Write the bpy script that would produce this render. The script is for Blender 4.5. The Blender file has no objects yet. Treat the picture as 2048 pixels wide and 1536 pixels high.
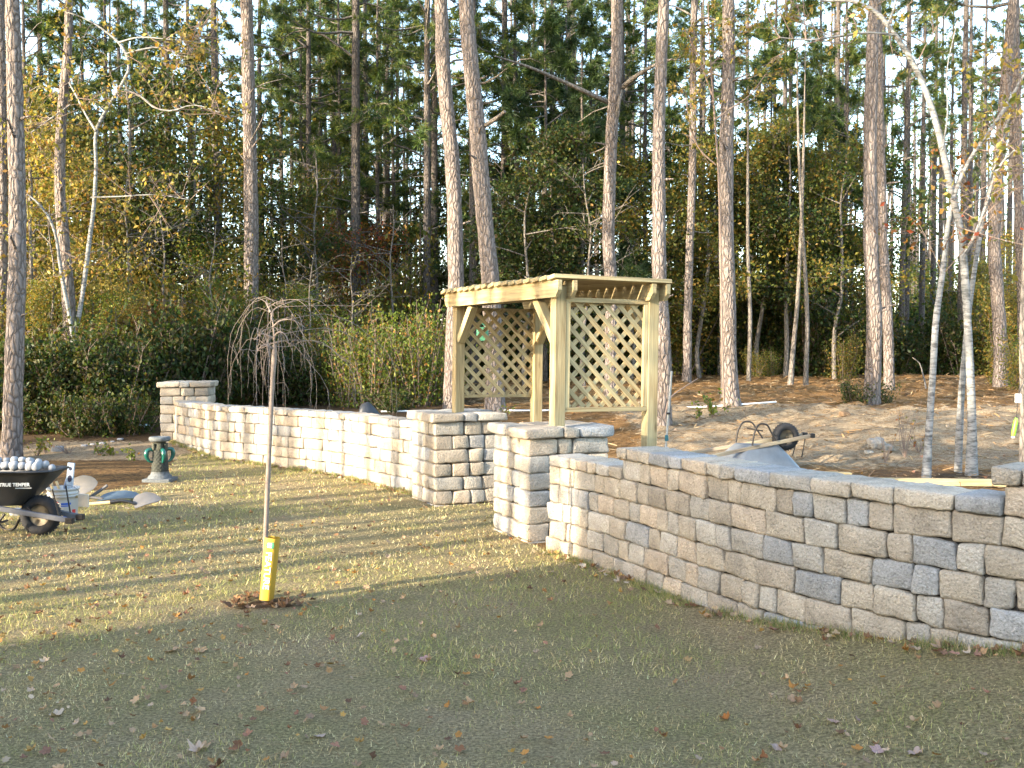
import bpy, math
import numpy as np
from math import sin, cos, pi, radians as RAD
from mathutils import Vector, Matrix

rng = np.random.default_rng(11)
S = bpy.context.scene
COL = S.collection

# ------------------------------------------------------------------ camera
CAMH, F = 1.60, 2050.0
PITCH = math.atan((768 - 706) / F)
cd = bpy.data.cameras.new('camera')
cd.sensor_width = 36.0
cd.lens = F / 2048 * 36
cd.clip_start, cd.clip_end = 0.1, 3000
cam = bpy.data.objects.new('camera', cd)
cam.location = (0, 0, CAMH)
cam.rotation_euler = (pi / 2 - PITCH, 0, 0)
COL.objects.link(cam)
S.camera = cam

# ------------------------------------------------------------------ sky, sun, exposure
SUN_EL = RAD(15)
TX, TY = 0.82, 0.572                      # the way the light travels over the ground
wd = bpy.data.worlds.new('World')
S.world = wd
wd.use_nodes = True
wn = wd.node_tree
bg = wn.nodes['Background']
sky = wn.nodes.new('ShaderNodeTexSky')
sky.sky_type = 'NISHITA'
sky.sun_disc = False
sky.sun_elevation = SUN_EL
sky.sun_rotation = math.atan2(-TX, -TY)
sky.air_density, sky.dust_density, sky.ozone_density = 1.0, 1.3, 1.05
wn.links.new(sky.outputs[0], bg.inputs[0])
bg.inputs[1].default_value = 0.15
sl = bpy.data.lights.new('sun', 'SUN')
sl.energy = 2.6
sl.angle = RAD(0.5)
sl.color = (1.0, 0.86, 0.66)
sun = bpy.data.objects.new('sun', sl)
sun.rotation_euler = Vector((TX * cos(SUN_EL), TY * cos(SUN_EL), -sin(SUN_EL))).to_track_quat('-Z', 'Y').to_euler()
sun.location = (-40, -30, 30)
COL.objects.link(sun)
vs = S.view_settings
vs.view_transform, vs.look, vs.gamma, vs.use_curve_mapping = 'Standard', 'None', 1.0, False
vs.exposure = 2.95
S.cycles.max_bounces = 6
S.cycles.diffuse_bounces = 3
S.cycles.transmission_bounces = 3
S.cycles.transparent_max_bounces = 4

# ------------------------------------------------------------------ helpers: pixels to points, terrain
CP, SP = cos(PITCH), sin(PITCH)


def ray(u, v):
    a, b = u - 1024.0, 768.0 - v
    return np.array([a, F * CP + b * SP, -F * SP + b * CP])


def P(u, v, Y):
    d = ray(u, v)
    return np.array([0, 0, CAMH]) + d * (Y / d[1])


def G(u, v, z=0.0):
    d = ray(u, v)
    return np.array([0, 0, CAMH]) + d * ((z - CAMH) / d[2])


def px_of(x, y, z):
    r = np.array([x, y, z - CAMH])
    dep = r[1] * CP - r[2] * SP
    return 1024 + F * r[0] / dep, 768 - F * (r[1] * SP + r[2] * CP) / dep


def sstep(a, b, x):
    t = np.clip((np.asarray(x, float) - a) / (b - a), 0, 1)
    return t * t * (3 - 2 * t)


def wav(x, y, seed, sc):
    r = np.random.default_rng(seed)
    o = 0
    for k in range(6):
        a = r.uniform(0, 2 * pi)
        f = sc * r.uniform(.6, 1.7)
        o = o + np.sin(f * (x * cos(a) + y * sin(a)) + r.uniform(0, 6.3))
    return o / 3.0


def H(x, y):
    x = np.asarray(x, float); y = np.asarray(y, float)
    z = np.interp(y, [13, 15, 17, 20, 28, 34, 60, 120, 400], [0, .04, .19, .42, .58, .67, .9, 1.3, 3.0])
    rise = .19 * np.clip(x - 1.1, 0, 1.6) * (1 - .6 * sstep(6, 12, y))
    m = sstep(9.5, 12, y) * sstep(1.5, 3, x) * (1 - sstep(30, 40, y))
    m = np.maximum(m, sstep(20, 24, y) * (1 - sstep(60, 80, y)) * .7)
    z = z + rise + m * (.045 * wav(x, y, 3, 1.3) + .02 * wav(x, y, 4, 4.0))
    # the mulched mound of the bed at the left
    z = z + .10 * np.exp(-(((x + 5.9) / 1.2) ** 2 + ((y - 13.3) / .9) ** 2))
    z = z + sstep(12, 14, y) * sstep(-1, 2, x) * (1 - sstep(32, 38, y)) * (.034 * wav(x, y, 14, 9) + .035 * wav(x, y * 1.8, 15, 5))
    # ring of mulch round the weeping tree
    return z


# ------------------------------------------------------------------ helpers: objects
def tag(o, label=None, cat=None, group=None, kind=None):
    if label: o['label'] = label
    if cat: o['category'] = cat
    if group: o['group'] = group
    if kind: o['kind'] = kind
    return o


def empty(name, loc=(0, 0, 0), rot=(0, 0, 0)):
    o = bpy.data.objects.new(name, None)
    o.location = loc
    o.rotation_euler = rot
    o.empty_display_size = .2
    COL.objects.link(o)
    return o


class MB:
    def __init__(s):
        s.v, s.f3, s.f4, s.c, s.g, s.n = [], [], [], [], [], 0

    def add(s, v, f, col=(1, 1, 1), gc=None):
        v = np.asarray(v, float).reshape(-1, 3)
        f = np.asarray(f, np.int64)
        if len(v) == 0: return
        (s.f3 if f.shape[1] == 3 else s.f4).append(f + s.n)
        s.v.append(v)
        c = np.asarray(col, float)
        s.c.append(np.broadcast_to(c, v.shape) if c.ndim == 1 else c)
        s.g.append(v if gc is None else gc)
        s.n += len(v)

    def mesh(s, name, smooth=True, origin=None):
        me = bpy.data.meshes.new(name)
        v = np.concatenate(s.v)
        if origin is not None: v = v - np.asarray(origin)
        f3 = np.concatenate(s.f3) if s.f3 else np.zeros((0, 3), np.int64)
        f4 = np.concatenate(s.f4) if s.f4 else np.zeros((0, 4), np.int64)
        me.vertices.add(len(v))
        me.vertices.foreach_set('co', v.astype(np.float32).ravel())
        nl = f3.size + f4.size
        me.loops.add(nl)
        me.loops.foreach_set('vertex_index', np.concatenate([f3.ravel(), f4.ravel()]).astype(np.int32))
        npol = len(f3) + len(f4)
        me.polygons.add(npol)
        me.polygons.foreach_set('loop_start', np.concatenate([np.arange(len(f3)) * 3, f3.size + np.arange(len(f4)) * 4]).astype(np.int32))
        c = np.concatenate(s.c)
        a = me.attributes.new('col', 'FLOAT_COLOR', 'POINT')
        a.data.foreach_set('color', np.concatenate([c, np.ones((len(c), 1))], 1).astype(np.float32).ravel())
        g = me.attributes.new('gc', 'FLOAT_VECTOR', 'POINT')
        g.data.foreach_set('vector', np.concatenate(s.g).astype(np.float32).ravel())
        me.update(calc_edges=True)
        if smooth: me.shade_smooth()
        else: me.shade_flat()
        return me

    def build(s, name, mat, parent=None, smooth=True, origin=None):
        me = s.mesh(name, smooth, origin)
        me.materials.append(mat)
        o = bpy.data.objects.new(name, me)
        COL.objects.link(o)
        if parent is not None: o.parent = parent
        elif origin is not None: o.location = origin
        return o


def rotz(a):
    return np.array([[cos(a), -sin(a), 0], [sin(a), cos(a), 0], [0, 0, 1]])


def roty(a):
    return np.array([[cos(a), 0, sin(a)], [0, 1, 0], [-sin(a), 0, cos(a)]])


def rotx(a):
    return np.array([[1, 0, 0], [0, cos(a), -sin(a)], [0, sin(a), cos(a)]])


def axis_coords(L, r, n):
    h = L / 2
    e = [-h, -h + r * .45, -h + r]
    m = list(np.linspace(-h + r, h - r, n + 1)[1:-1])
    return np.array(e + m + [h - r, h - r * .45, h]) if r > 0 else np.linspace(-h, h, n + 1)


def rbox(L, W, Hh, r=.01, n=(1, 1, 1)):
    """Welded box with rounded edges, centred on the origin."""
    r = min(r, L * .45, W * .45, Hh * .45)
    ax = [axis_coords(d, r, k) for d, k in zip((L, W, Hh), n)]
    V, Q, off = [], [], 0
    for a in range(3):
        b, c = (a + 1) % 3, (a + 2) % 3
        for sgn in (-1, 1):
            B, C = np.meshgrid(ax[b], ax[c], indexing='ij')
            p = np.zeros(B.shape + (3,))
            p[..., a] = ax[a][-1] * sgn
            p[..., b] = B; p[..., c] = C
            nb, nc = B.shape
            idx = np.arange(nb * nc).reshape(nb, nc) + off
            q = np.stack([idx[:-1, :-1], idx[1:, :-1], idx[1:, 1:], idx[:-1, 1:]], -1).reshape(-1, 4)
            if sgn < 0: q = q[:, ::-1]
            V.append(p.reshape(-1, 3)); Q.append(q); off += nb * nc
    V = np.concatenate(V); Q = np.concatenate(Q)
    _, i, inv = np.unique(np.round(V, 5), axis=0, return_index=True, return_inverse=True)
    V = V[i]; Q = inv.reshape(-1)[Q]
    half = np.array([L, W, Hh]) / 2 - r
    q = np.clip(V, -half, half)
    d = V - q
    ln = np.linalg.norm(d, axis=1, keepdims=True)
    V = q + r * d / np.maximum(ln, 1e-9)
    return V, Q


def sn3(p, sc, seed):
    r = np.random.default_rng(seed)
    o = np.zeros(len(p))
    for k in range(5):
        d = r.normal(size=3); d /= np.linalg.norm(d)
        o += np.sin(sc * r.uniform(.6, 1.8) * (p @ d) + r.uniform(0, 6.3))
    return o / 2.6


def board(mb, L, W, T, M=None, at=(0, 0, 0), r=.004, col=None, lg=None):
    """A piece of timber: long axis x, with its own grain offset."""
    V, Q = rbox(L, W, T, r)
    off = rng.uniform(-20, 20, 3)
    g = V + off
    W2 = V if M is None else V @ np.asarray(M).T
    tone = rng.uniform(.8, 1.1) if col is None else 1
    mb.add(W2 + np.asarray(at), Q, (tone,) * 3 if col is None else col, g)


def beam(mb, a, b, W, T, up=(0, 0, 1), **k):
    """Timber from point a to point b; W across, T along up."""
    a = np.asarray(a, float); b = np.asarray(b, float)
    x = (b - a); L = np.linalg.norm(x); x /= L
    u = np.asarray(up, float)
    y = np.cross(u, x); y /= np.linalg.norm(y)
    z = np.cross(x, y)
    board(mb, L, W, T, np.stack([x, y, z], 1), (a + b) / 2, **k)


def smooth_path(pts, n):
    pts = np.asarray(pts, float)
    t = np.concatenate([[0], np.cumsum(np.linalg.norm(np.diff(pts, axis=0), axis=1))])
    m = np.gradient(pts, t, axis=0)
    T = np.linspace(0, t[-1], n)
    i = np.clip(np.searchsorted(t, T, side='right') - 1, 0, len(t) - 2)
    h = (t[i + 1] - t[i])[:, None]
    s = ((T - t[i]) / h[:, 0])[:, None]
    return (2 * s**3 - 3 * s**2 + 1) * pts[i] + (s**3 - 2 * s**2 + s) * h * m[i] + (-2 * s**3 + 3 * s**2) * pts[i + 1] + (s**3 - s**2) * h * m[i + 1]


def tube(mb, path, rad, k=8, col=(1, 1, 1), cap=True, rough=0.0, seed=0, flat=1.0):
    path = np.asarray(path, float)
    n = len(path)
    rad = np.broadcast_to(np.asarray(rad, float), (n,))
    tg = np.gradient(path, axis=0)
    tg /= np.maximum(np.linalg.norm(tg, axis=1, keepdims=True), 1e-9)
    ref = np.array([1.0, 0, 0]) if abs(tg[0][0]) < .9 else np.array([0, 1.0, 0])
    U = np.zeros((n, 3)); W = np.zeros((n, 3))
    for i in range(n):
        ref = ref - tg[i] * (ref @ tg[i])
        ref = ref / np.linalg.norm(ref)
        U[i] = ref; W[i] = np.cross(tg[i], ref)
    a = np.arange(k) * 2 * pi / k
    rr = np.repeat(rad[:, None], k, 1)
    if rough:
        q = np.stack([np.cos(a)[None] * rad[:, None], np.sin(a)[None] * rad[:, None], np.repeat(np.arange(n)[:, None] * .25, k, 1)], -1).reshape(-1, 3)
        rr = rr * (1 + rough * sn3(q, 9, seed).reshape(n, k) + rough * .6 * sn3(q * np.array([1, 1, .3]), 30, seed + 1).reshape(n, k))
    v = path[:, None, :] + rr[..., None] * (np.cos(a)[None, :, None] * U[:, None, :] + flat * np.sin(a)[None, :, None] * W[:, None, :])
    idx = np.arange(n * k).reshape(n, k)
    j = np.roll(np.arange(k), -1)
    q = np.stack([idx[:-1], idx[:-1][:, j], idx[1:][:, j], idx[1:]], -1).reshape(-1, 4)
    mb.add(v.reshape(-1, 3), q, col)
    if cap:
        for e, o in ((0, False), (n - 1, True)):
            ring = v[e]
            c = path[e][None]
            vv = np.concatenate([ring, c])
            t = np.stack([np.arange(k), j, np.full(k, k)], -1)
            mb.add(vv, t if o else t[:, ::-1], col)


def lathe(mb, prof, k=24, at=(0, 0, 0), col=(1, 1, 1), M=None):
    prof = np.asarray(prof, float)
    n = len(prof)
    a = np.arange(k) * 2 * pi / k
    v = np.stack([prof[:, 0][:, None] * np.cos(a), prof[:, 0][:, None] * np.sin(a), np.repeat(prof[:, 1][:, None], k, 1)], -1).reshape(-1, 3)
    idx = np.arange(n * k).reshape(n, k)
    j = np.roll(np.arange(k), -1)
    q = np.stack([idx[:-1], idx[:-1][:, j], idx[1:][:, j], idx[1:]], -1).reshape(-1, 4)
    if M is not None: v = v @ np.asarray(M).T
    mb.add(v + np.asarray(at), q, col)


def dup(root, loc=None, rz=None, sc=None):
    r = root.copy(); COL.objects.link(r)
    if loc is not None: r.location = loc
    if rz is not None: r.rotation_euler = (0, 0, rz)
    if sc is not None: r.scale = (sc, sc, sc)
    for ch in list(root.children):
        c = ch.copy(); COL.objects.link(c); c.parent = r
        for g in ch.children:
            d = g.copy(); COL.objects.link(d); d.parent = c
    return r


# ------------------------------------------------------------------ materials
def mk(name):
    m = bpy.data.materials.new(name)
    m.use_nodes = True
    nt = m.node_tree
    bs = nt.nodes['Principled BSDF']
    bs.inputs['Specular IOR Level'].default_value = .25
    return m, nt, bs


def nd(nt, t, ins=None, **props):
    n = nt.nodes.new('ShaderNode' + t)
    for k, val in props.items(): setattr(n, k, val)
    for k, val in (ins or {}).items():
        if hasattr(val, 'is_output') or isinstance(val, bpy.types.NodeSocket): nt.links.new(val, n.inputs[k])
        else: n.inputs[k].default_value = val
    return n


def attr(nt, name):
    return nd(nt, 'Attribute', attribute_name=name)


def ramp(nt, fac, stops):
    n = nd(nt, 'ValToRGB', {0: fac})
    e = n.color_ramp.elements
    while len(e) < len(stops): e.new(.5)
    for i, (p, c) in enumerate(stops):
        e[i].position = p
        e[i].color = (c, c, c, 1) if np.isscalar(c) else tuple(c) + (1,)
    return n.outputs[0]


def mix(nt, fac, a, b, mode='MIX'):
    n = nd(nt, 'Mix', data_type='RGBA', blend_type=mode)
    for i, val in ((0, fac), (6, a), (7, b)):
        if isinstance(val, bpy.types.NodeSocket): nt.links.new(val, n.inputs[i])
        elif i == 0: n.inputs[0].default_value = val
        else: n.inputs[i].default_value = (val, val, val, 1) if np.isscalar(val) else tuple(val) + (1,)
    return n.outputs[2]


def noise(nt, vec, sc, det=4, rough=.6, dist=0):
    i = {'Scale': sc, 'Detail': det, 'Roughness': rough, 'Distortion': dist}
    if vec is not None: i['Vector'] = vec
    return nd(nt, 'TexNoise', i).outputs[0]


def scaled(nt, vec, s):
    return nd(nt, 'Mapping', {'Vector': vec, 'Scale': s}).outputs[0]


def bump(nt, bs, h, dist, strength=1.0):
    b = nd(nt, 'Bump', {'Height': h, 'Distance': dist, 'Strength': strength})
    nt.links.new(b.outputs[0], bs.inputs['Normal'])


def objco(nt):
    return nd(nt, 'TexCoord').outputs['Object']


def mat_stone():
    m, nt, bs = mk('split_stone')
    co = attr(nt, 'gc').outputs['Vector']
    c = attr(nt, 'col').outputs[0]
    n1 = noise(nt, co, 6, 6, .7, .4)
    n2 = noise(nt, co, 90, 3, .7)
    c = mix(nt, 1, c, ramp(nt, n1, [(.25, .62), (.5, 1.0), (.75, 1.28)]), 'MULTIPLY')
    c = mix(nt, 1, c, ramp(nt, n2, [(.28, .4), (.43, .93), (.6, 1.05), (.75, 1.6)]), 'MULTIPLY')
    nt.links.new(c, bs.inputs['Base Color'])
    bs.inputs['Roughness'].default_value = .93
    v = nd(nt, 'TexVoronoi', {'Vector': co, 'Scale': 55}).outputs[0]
    h = nd(nt, 'Math', {0: n2, 1: v}, operation='ADD').outputs[0]
    h2 = nd(nt, 'Math', {0: h, 1: noise(nt, co, 45, 4, .65)}, operation='ADD').outputs[0]
    bump(nt, bs, h2, .007, .9)
    return m


def mat_wood(name='treated_pine', a=(.25, .175, .08), b=(.50, .39, .205)):
    m, nt, bs = mk(name)
    g = attr(nt, 'gc').outputs['Vector']
    n1 = noise(nt, scaled(nt, g, (1.1, 22, 22)), 1.6, 4, .6, .6)
    n2 = noise(nt, scaled(nt, g, (3, 120, 120)), 1, 3, .6)
    n3 = noise(nt, g, 2.2, 3, .5)
    c = mix(nt, ramp(nt, n1, [(.3, 0.0), (.7, 1.0)]), a, b)
    c = mix(nt, 1, c, ramp(nt, n2, [(.3, .7), (.7, 1.15)]), 'MULTIPLY')
    c = mix(nt, ramp(nt, n3, [(.45, 0.0), (.8, .4)]), c, (.40, .41, .26))
    vk = nd(nt, 'TexVoronoi', {'Vector': scaled(nt, g, (2.4, 7, 7)), 'Scale': 1.0}).outputs[0]
    c = mix(nt, ramp(nt, vk, [(.08, .9), (.17, 0.0)]), c, (.12, .065, .025))
    c = mix(nt, 1, c, attr(nt, 'col').outputs[0], 'MULTIPLY')
    nt.links.new(c, bs.inputs['Base Color'])
    bs.inputs['Roughness'].default_value = .75
    bump(nt, bs, n2, .002, .5)
    return m


def mat_bark(name, dark, light, sc=(9, 9, 2.6), depth=.03, pale=None):
    m, nt, bs = mk(name)
    co = objco(nt)
    w = nd(nt, 'VectorMath', {0: scaled(nt, co, sc), 1: nd(nt, 'TexNoise', {'Vector': co, 'Scale': 5.0, 'Detail': 3}).outputs[1]}, operation='ADD').outputs[0]
    v = nd(nt, 'TexVoronoi', {'Vector': w, 'Scale': 1.0}, feature='DISTANCE_TO_EDGE').outputs[0]
    n = noise(nt, scaled(nt, co, (1, 1, .35)), 32, 5, .7)
    n2 = noise(nt, co, 1.1, 3, .5)
    c = mix(nt, ramp(nt, v, [(.0, 0.1), (.16, 1.0)]), dark, light)
    c = mix(nt, 1, c, ramp(nt, n, [(.25, .55), (.7, 1.25)]), 'MULTIPLY')
    c = mix(nt, ramp(nt, n2, [(.4, 0.0), (.75, .5)]), c, pale or (light[0] * .8, light[1] * .85, light[2] * .9))
    c = mix(nt, 1, c, attr(nt, 'col').outputs[0], 'MULTIPLY')
    nt.links.new(c, bs.inputs['Base Color'])
    bs.inputs['Roughness'].default_value = .95
    h = nd(nt, 'Math', {0: ramp(nt, v, [(.0, 0.0), (.25, 1.0)]), 1: n}, operation='ADD').outputs[0]
    bump(nt, bs, h, depth, 1.0)
    return m


def mat_birch():
    m, nt, bs = mk('pale_bark')
    co = objco(nt)
    n = noise(nt, scaled(nt, co, (1, 1, 3.5)), 9, 5, .65)
    n2 = noise(nt, co, 2.5, 4, .6)
    c = mix(nt, ramp(nt, n, [(.38, 0.0), (.56, 1.0)]), (.075, .072, .068), (.245, .24, .23))
    c = mix(nt, ramp(nt, n2, [(.45, 0.0), (.7, .7)]), c, (.15, .16, .15))
    nt.links.new(c, bs.inputs['Base Color'])
    bs.inputs['Roughness'].default_value = .85
    bump(nt, bs, n, .01, .7)
    return m


def mat_leaf(name, trans=.35, rough=.55, sat=1.0):
    m = bpy.data.materials.new(name)
    m.use_nodes = True
    nt = m.node_tree
    bs = nt.nodes['Principled BSDF']
    bs.inputs['Roughness'].default_value = rough
    bs.inputs['Specular IOR Level'].default_value = .3
    c = attr(nt, 'col').outputs[0]
    nt.links.new(c, bs.inputs['Base Color'])
    tr = nd(nt, 'BsdfTranslucent', {0: mix(nt, 1, c, (1.25, 1.2, .6), 'MULTIPLY')})
    mx = nd(nt, 'MixShader', {0: trans, 1: bs.outputs[0], 2: tr.outputs[0]})
    nt.links.new(mx.outputs[0], nt.nodes['Material Output'].inputs[0])
    return m


def plain(name, col, rough=.6, metal=0.0, spec=.4, vary=.15, sc=14, bmp=0.0):
    m, nt, bs = mk(name)
    co = objco(nt)
    n = noise(nt, co, sc, 5, .65)
    c = mix(nt, 1, col, ramp(nt, n, [(.3, 1 - vary), (.7, 1 + vary)]), 'MULTIPLY')
    c = mix(nt, 1, c, attr(nt, 'col').outputs[0], 'MULTIPLY')
    nt.links.new(c, bs.inputs['Base Color'])
    bs.inputs['Roughness'].default_value = rough
    bs.inputs['Metallic'].default_value = metal
    bs.inputs['Specular IOR Level'].default_value = spec
    if bmp: bump(nt, bs, n, bmp, .8)
    return m


STONE = mat_stone()
WOOD = mat_wood()
PINE = mat_bark('pine_bark', (.075, .058, .048), (.23, .19, .167), (15, 15, 4.8), .03)
PINE_SHADE = mat_bark('pine_bark_shaded', (.035, .03, .026), (.15, .125, .108), (16, 16, 5), .02)  # darker copy of the pine bark; shade deep in the woods is in the colour
GREYBARK = mat_bark('grey_bark', (.06, .052, .045), (.19, .165, .14), (14, 14, 5), .012)
BIRCH = mat_birch()
TWIG = plain('twig_bark', (.17, .125, .10), .9, 0, .2, .3, 40)
NEEDLE = mat_leaf('needles', .35, .5)
LEAF = mat_leaf('leaves', .5, .5)
DRYLEAF = mat_leaf('dry_leaves', .15, .7)
GRASS = mat_leaf('grass_blades', .3, .6)


def mat_ground():
    m, nt, bs = mk('ground')
    co = objco(nt)
    z = attr(nt, 'col').outputs[0]
    sep = nd(nt, 'SeparateColor', {0: z})
    n1 = noise(nt, co, 1.3, 6, .62)
    n2 = noise(nt, co, 14, 6, .7)
    n3 = noise(nt, co, 60, 4, .7)
    ns = noise(nt, scaled(nt, co, (1, 3.2, 1)), 22, 5, .7, 1.2)
    def pert(s):
        a = nd(nt, 'Math', {0: n2, 1: -.5}, operation='ADD').outputs[0]
        a = nd(nt, 'MultiplyAdd' if False else 'Math', {0: a, 1: 1.1, 2: s}, operation='MULTIPLY_ADD').outputs[0]
        return ramp(nt, a, [(.4, 0.0), (.6, 1.0)])
    floor_c = mix(nt, ramp(nt, n2, [(.3, 0.0), (.7, 1.0)]), (.055, .035, .02), (.15, .095, .05))
    straw = mix(nt, ramp(nt, ns, [(.35, 0.0), (.68, 1.0)]), (.085, .043, .018), (.40, .235, .095))
    straw = mix(nt, 1, straw, ramp(nt, n1, [(.3, .6), (.7, 1.3)]), 'MULTIPLY')
    sand = mix(nt, ramp(nt, n2, [(.3, 0.0), (.7, 1.0)]), (.26, .195, .12), (.50, .41, .28))
    sand = mix(nt, ramp(nt, ns, [(.44, 0.0), (.62, .8)]), sand, (.17, .09, .04))
    lawn = mix(nt, ramp(nt, n1, [(.35, 0.0), (.65, 1.0)]), (.36, .275, .155), (.30, .25, .115))
    lawn = mix(nt, 1, lawn, ramp(nt, n3, [(.3, .55), (.7, 1.35)]), 'MULTIPLY')
    c = mix(nt, pert(sep.outputs[2]), floor_c, straw)
    c = mix(nt, pert(sep.outputs[1]), c, sand)
    c = mix(nt, pert(sep.outputs[0]), c, lawn)
    c = mix(nt, 1, c, ramp(nt, n3, [(.25, .65), (.7, 1.2)]), 'MULTIPLY')
    nt.links.new(c, bs.inputs['Base Color'])
    bs.inputs['Roughness'].default_value = 1.0
    bs.inputs['Specular IOR Level'].default_value = .1
    h = nd(nt, 'Math', {0: n2, 1: ns}, operation='ADD').outputs[0]
    bump(nt, bs, h, .06, .9)
    return m


GROUND = mat_ground()

# ------------------------------------------------------------------ lines of the two walls (front faces, seen from the lawn)
RW = np.array([(.31, 8.20), (.52, 7.86), (.80, 7.28), (1.08, 6.64), (1.34, 6.04), (1.58, 5.62), (1.86, 5.20), (2.15, 4.86), (2.45, 4.55), (2.9, 4.15), (3.6, 3.7)])
LWB = [(350, 880, .19), (369, 887, .175), (406, 897, .14), (435, 911.6, .10), (460, 919, .06), (508, 925, .03), (530, 933.6, .01), (584, 939.7, 0), (606, 943, 0), (652, 948, 0),
       (682, 954, 0), (718, 959, 0), (740, 969, 0), (779, 977.5, 0), (816, 985, 0)]
LW = np.array([G(u, v, z)[:2] for u, v, z in LWB])
LW = np.vstack([LW, [(-1.02, 11.45)]])


class Line:
    def __init__(s, pts, flip):
        p = smooth_path(np.c_[pts, np.zeros(len(pts))], 40)[:, :2]
        k = np.ones(7) / 7                      # soften the small kinks of the measured points
        q = p.copy()
        for a in (0, 1): q[3:-3, a] = np.convolve(p[:, a], k, 'valid')
        p = smooth_path(np.c_[q, np.zeros(len(q))], 400)[:, :2]
        s.p = p
        s.s = np.concatenate([[0], np.cumsum(np.linalg.norm(np.diff(p, axis=0), axis=1))])
        t = np.gradient(p, axis=0); t /= np.linalg.norm(t, axis=1, keepdims=True)
        s.t = t
        s.n = np.c_[t[:, 1], -t[:, 0]] * (1 if not flip else -1)
        s.L = s.s[-1]

    def at(s, u):
        f = lambda a: np.stack([np.interp(u, s.s, a[:, 0]), np.interp(u, s.s, a[:, 1])], -1)
        u = np.asarray(u, float)
        p, t, n = f(s.p), f(s.t), f(s.n)
        ex = np.where(u < 0, u, np.where(u > s.L, u - s.L, 0))
        return p + t * ex[..., None], n


RL = Line(RW, False)      # runs from the gate towards the camera's right; front normal points to the lawn
LL = Line(LW, False)
if RL.at(1.0)[1][1] > 0: RL.n *= -1
if LL.at(1.0)[1][1] > 0: LL.n *= -1

# ------------------------------------------------------------------ ground
LAWN = np.vstack([[(-300, -300), (-300, 6), (-9, 10.8), (-6.2, 11.4), (-4.7, 11.9), (-4.35, 12.5), (-4.75, 14.2), (-5.0, 15.3)], LL.p[60::10],
                  [(-.9, 10.9), (-.2, 10.9), (.0, 8.9)], RL.p[::10], [(6, 2.4), (300, -40), (300, -300)]])


def inside(x, y, poly):
    c = np.zeros(np.shape(x), bool)
    j = len(poly) - 1
    for i in range(len(poly)):
        xi, yi = poly[i]; xj, yj = poly[j]
        hit = ((yi > y) != (yj > y)) & (x < (xj - xi) * (y - yi) / (yj - yi + 1e-12) + xi)
        c ^= hit
        j = i
    return c


def ground():
    xs = np.concatenate([[-400, -200, -110], np.arange(-70, -9, 1.5), np.arange(-9, 20, .15), np.arange(20, 70, 1.5), [110, 200, 400]])
    ys = np.concatenate([[-400, -150, -60], np.arange(-30, 3, 1.5), np.arange(3, 36, .15), np.arange(36, 44, .4), np.arange(44, 100, 2), [130, 200, 400]])
    X, Y = np.meshgrid(xs, ys, indexing='ij')
    Z = H(X, Y)
    lawn = np.zeros(X.shape)
    for dx, dy in ((0, 0), (.08, 0), (-.08, 0), (0, .08), (0, -.08)): lawn += inside(X + dx, Y + dy, LAWN) / 5
    w = wav(X, Y, 21, .9) * 1.2
    sand = sstep(12.5, 14.5, Y + w) * (1 - sstep(19.5, 22.5, Y + w)) * sstep(1.2, 2.6, X + .4 * w)
    sand = np.maximum(sand * .95, .55 * sstep(7.0, 8, Y) * (1 - sstep(12, 14, Y)) * sstep(.5, 1.5, X) * .8)
    mulchy = np.exp(-(((X - 5.4) / 1.7) ** 2 + ((Y - 12.3) / 1.1) ** 2))
    sand = sand * (1 - .9 * mulchy)
    sand = np.maximum(sand, .75 * sstep(14.4, 15.2, Y) * (1 - sstep(16.3, 17.2, Y)) * sstep(-8.4, -7.2, X) * (1 - sstep(-4.6, -4, X)))
    straw = (1 - sstep(32, 40, Y + w)) * sstep(-1.5, .5, X + .3 * w)
    straw = np.maximum(straw, .55 * (1 - sstep(14.5, 15.5, Y)) * sstep(-10, -7, X))
    straw = straw * (1 - .75 * mulchy)
    # mulch ring round the young tree
    r = np.hypot((X + 1.56) / 1.15, Y - 6.52) + .11 + .05 * wav(X, Y, 8, 9)
    lawn = lawn * sstep(.22, .34, r)
    straw = straw * sstep(.2, .5, r)
    n0, n1 = X.shape
    idx = np.arange(n0 * n1).reshape(n0, n1)
    q = np.stack([idx[:-1, :-1], idx[1:, :-1], idx[1:, 1:], idx[:-1, 1:]], -1).reshape(-1, 4)
    mb = MB()
    mb.add(np.stack([X, Y, Z], -1).reshape(-1, 3), q, np.stack([lawn, sand, straw], -1).reshape(-1, 3))
    tag(mb.build('ground', GROUND), 'lawn, sandy dirt and pine straw running back under the woods', kind='structure')


ground()

# ------------------------------------------------------------------ stone walls
TAN, GREY, BROWN, BLUE, BUFF = (.36, .305, .235), (.345, .31, .26), (.315, .265, .205), (.285, .275, .26), (.42, .34, .255)


def stone_col(r):
    k = r.choice(5, p=[.32, .28, .18, .12, .1])
    return np.array([TAN, GREY, BROWN, BLUE, BUFF][k]) * r.uniform(.86, 1.14)


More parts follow.
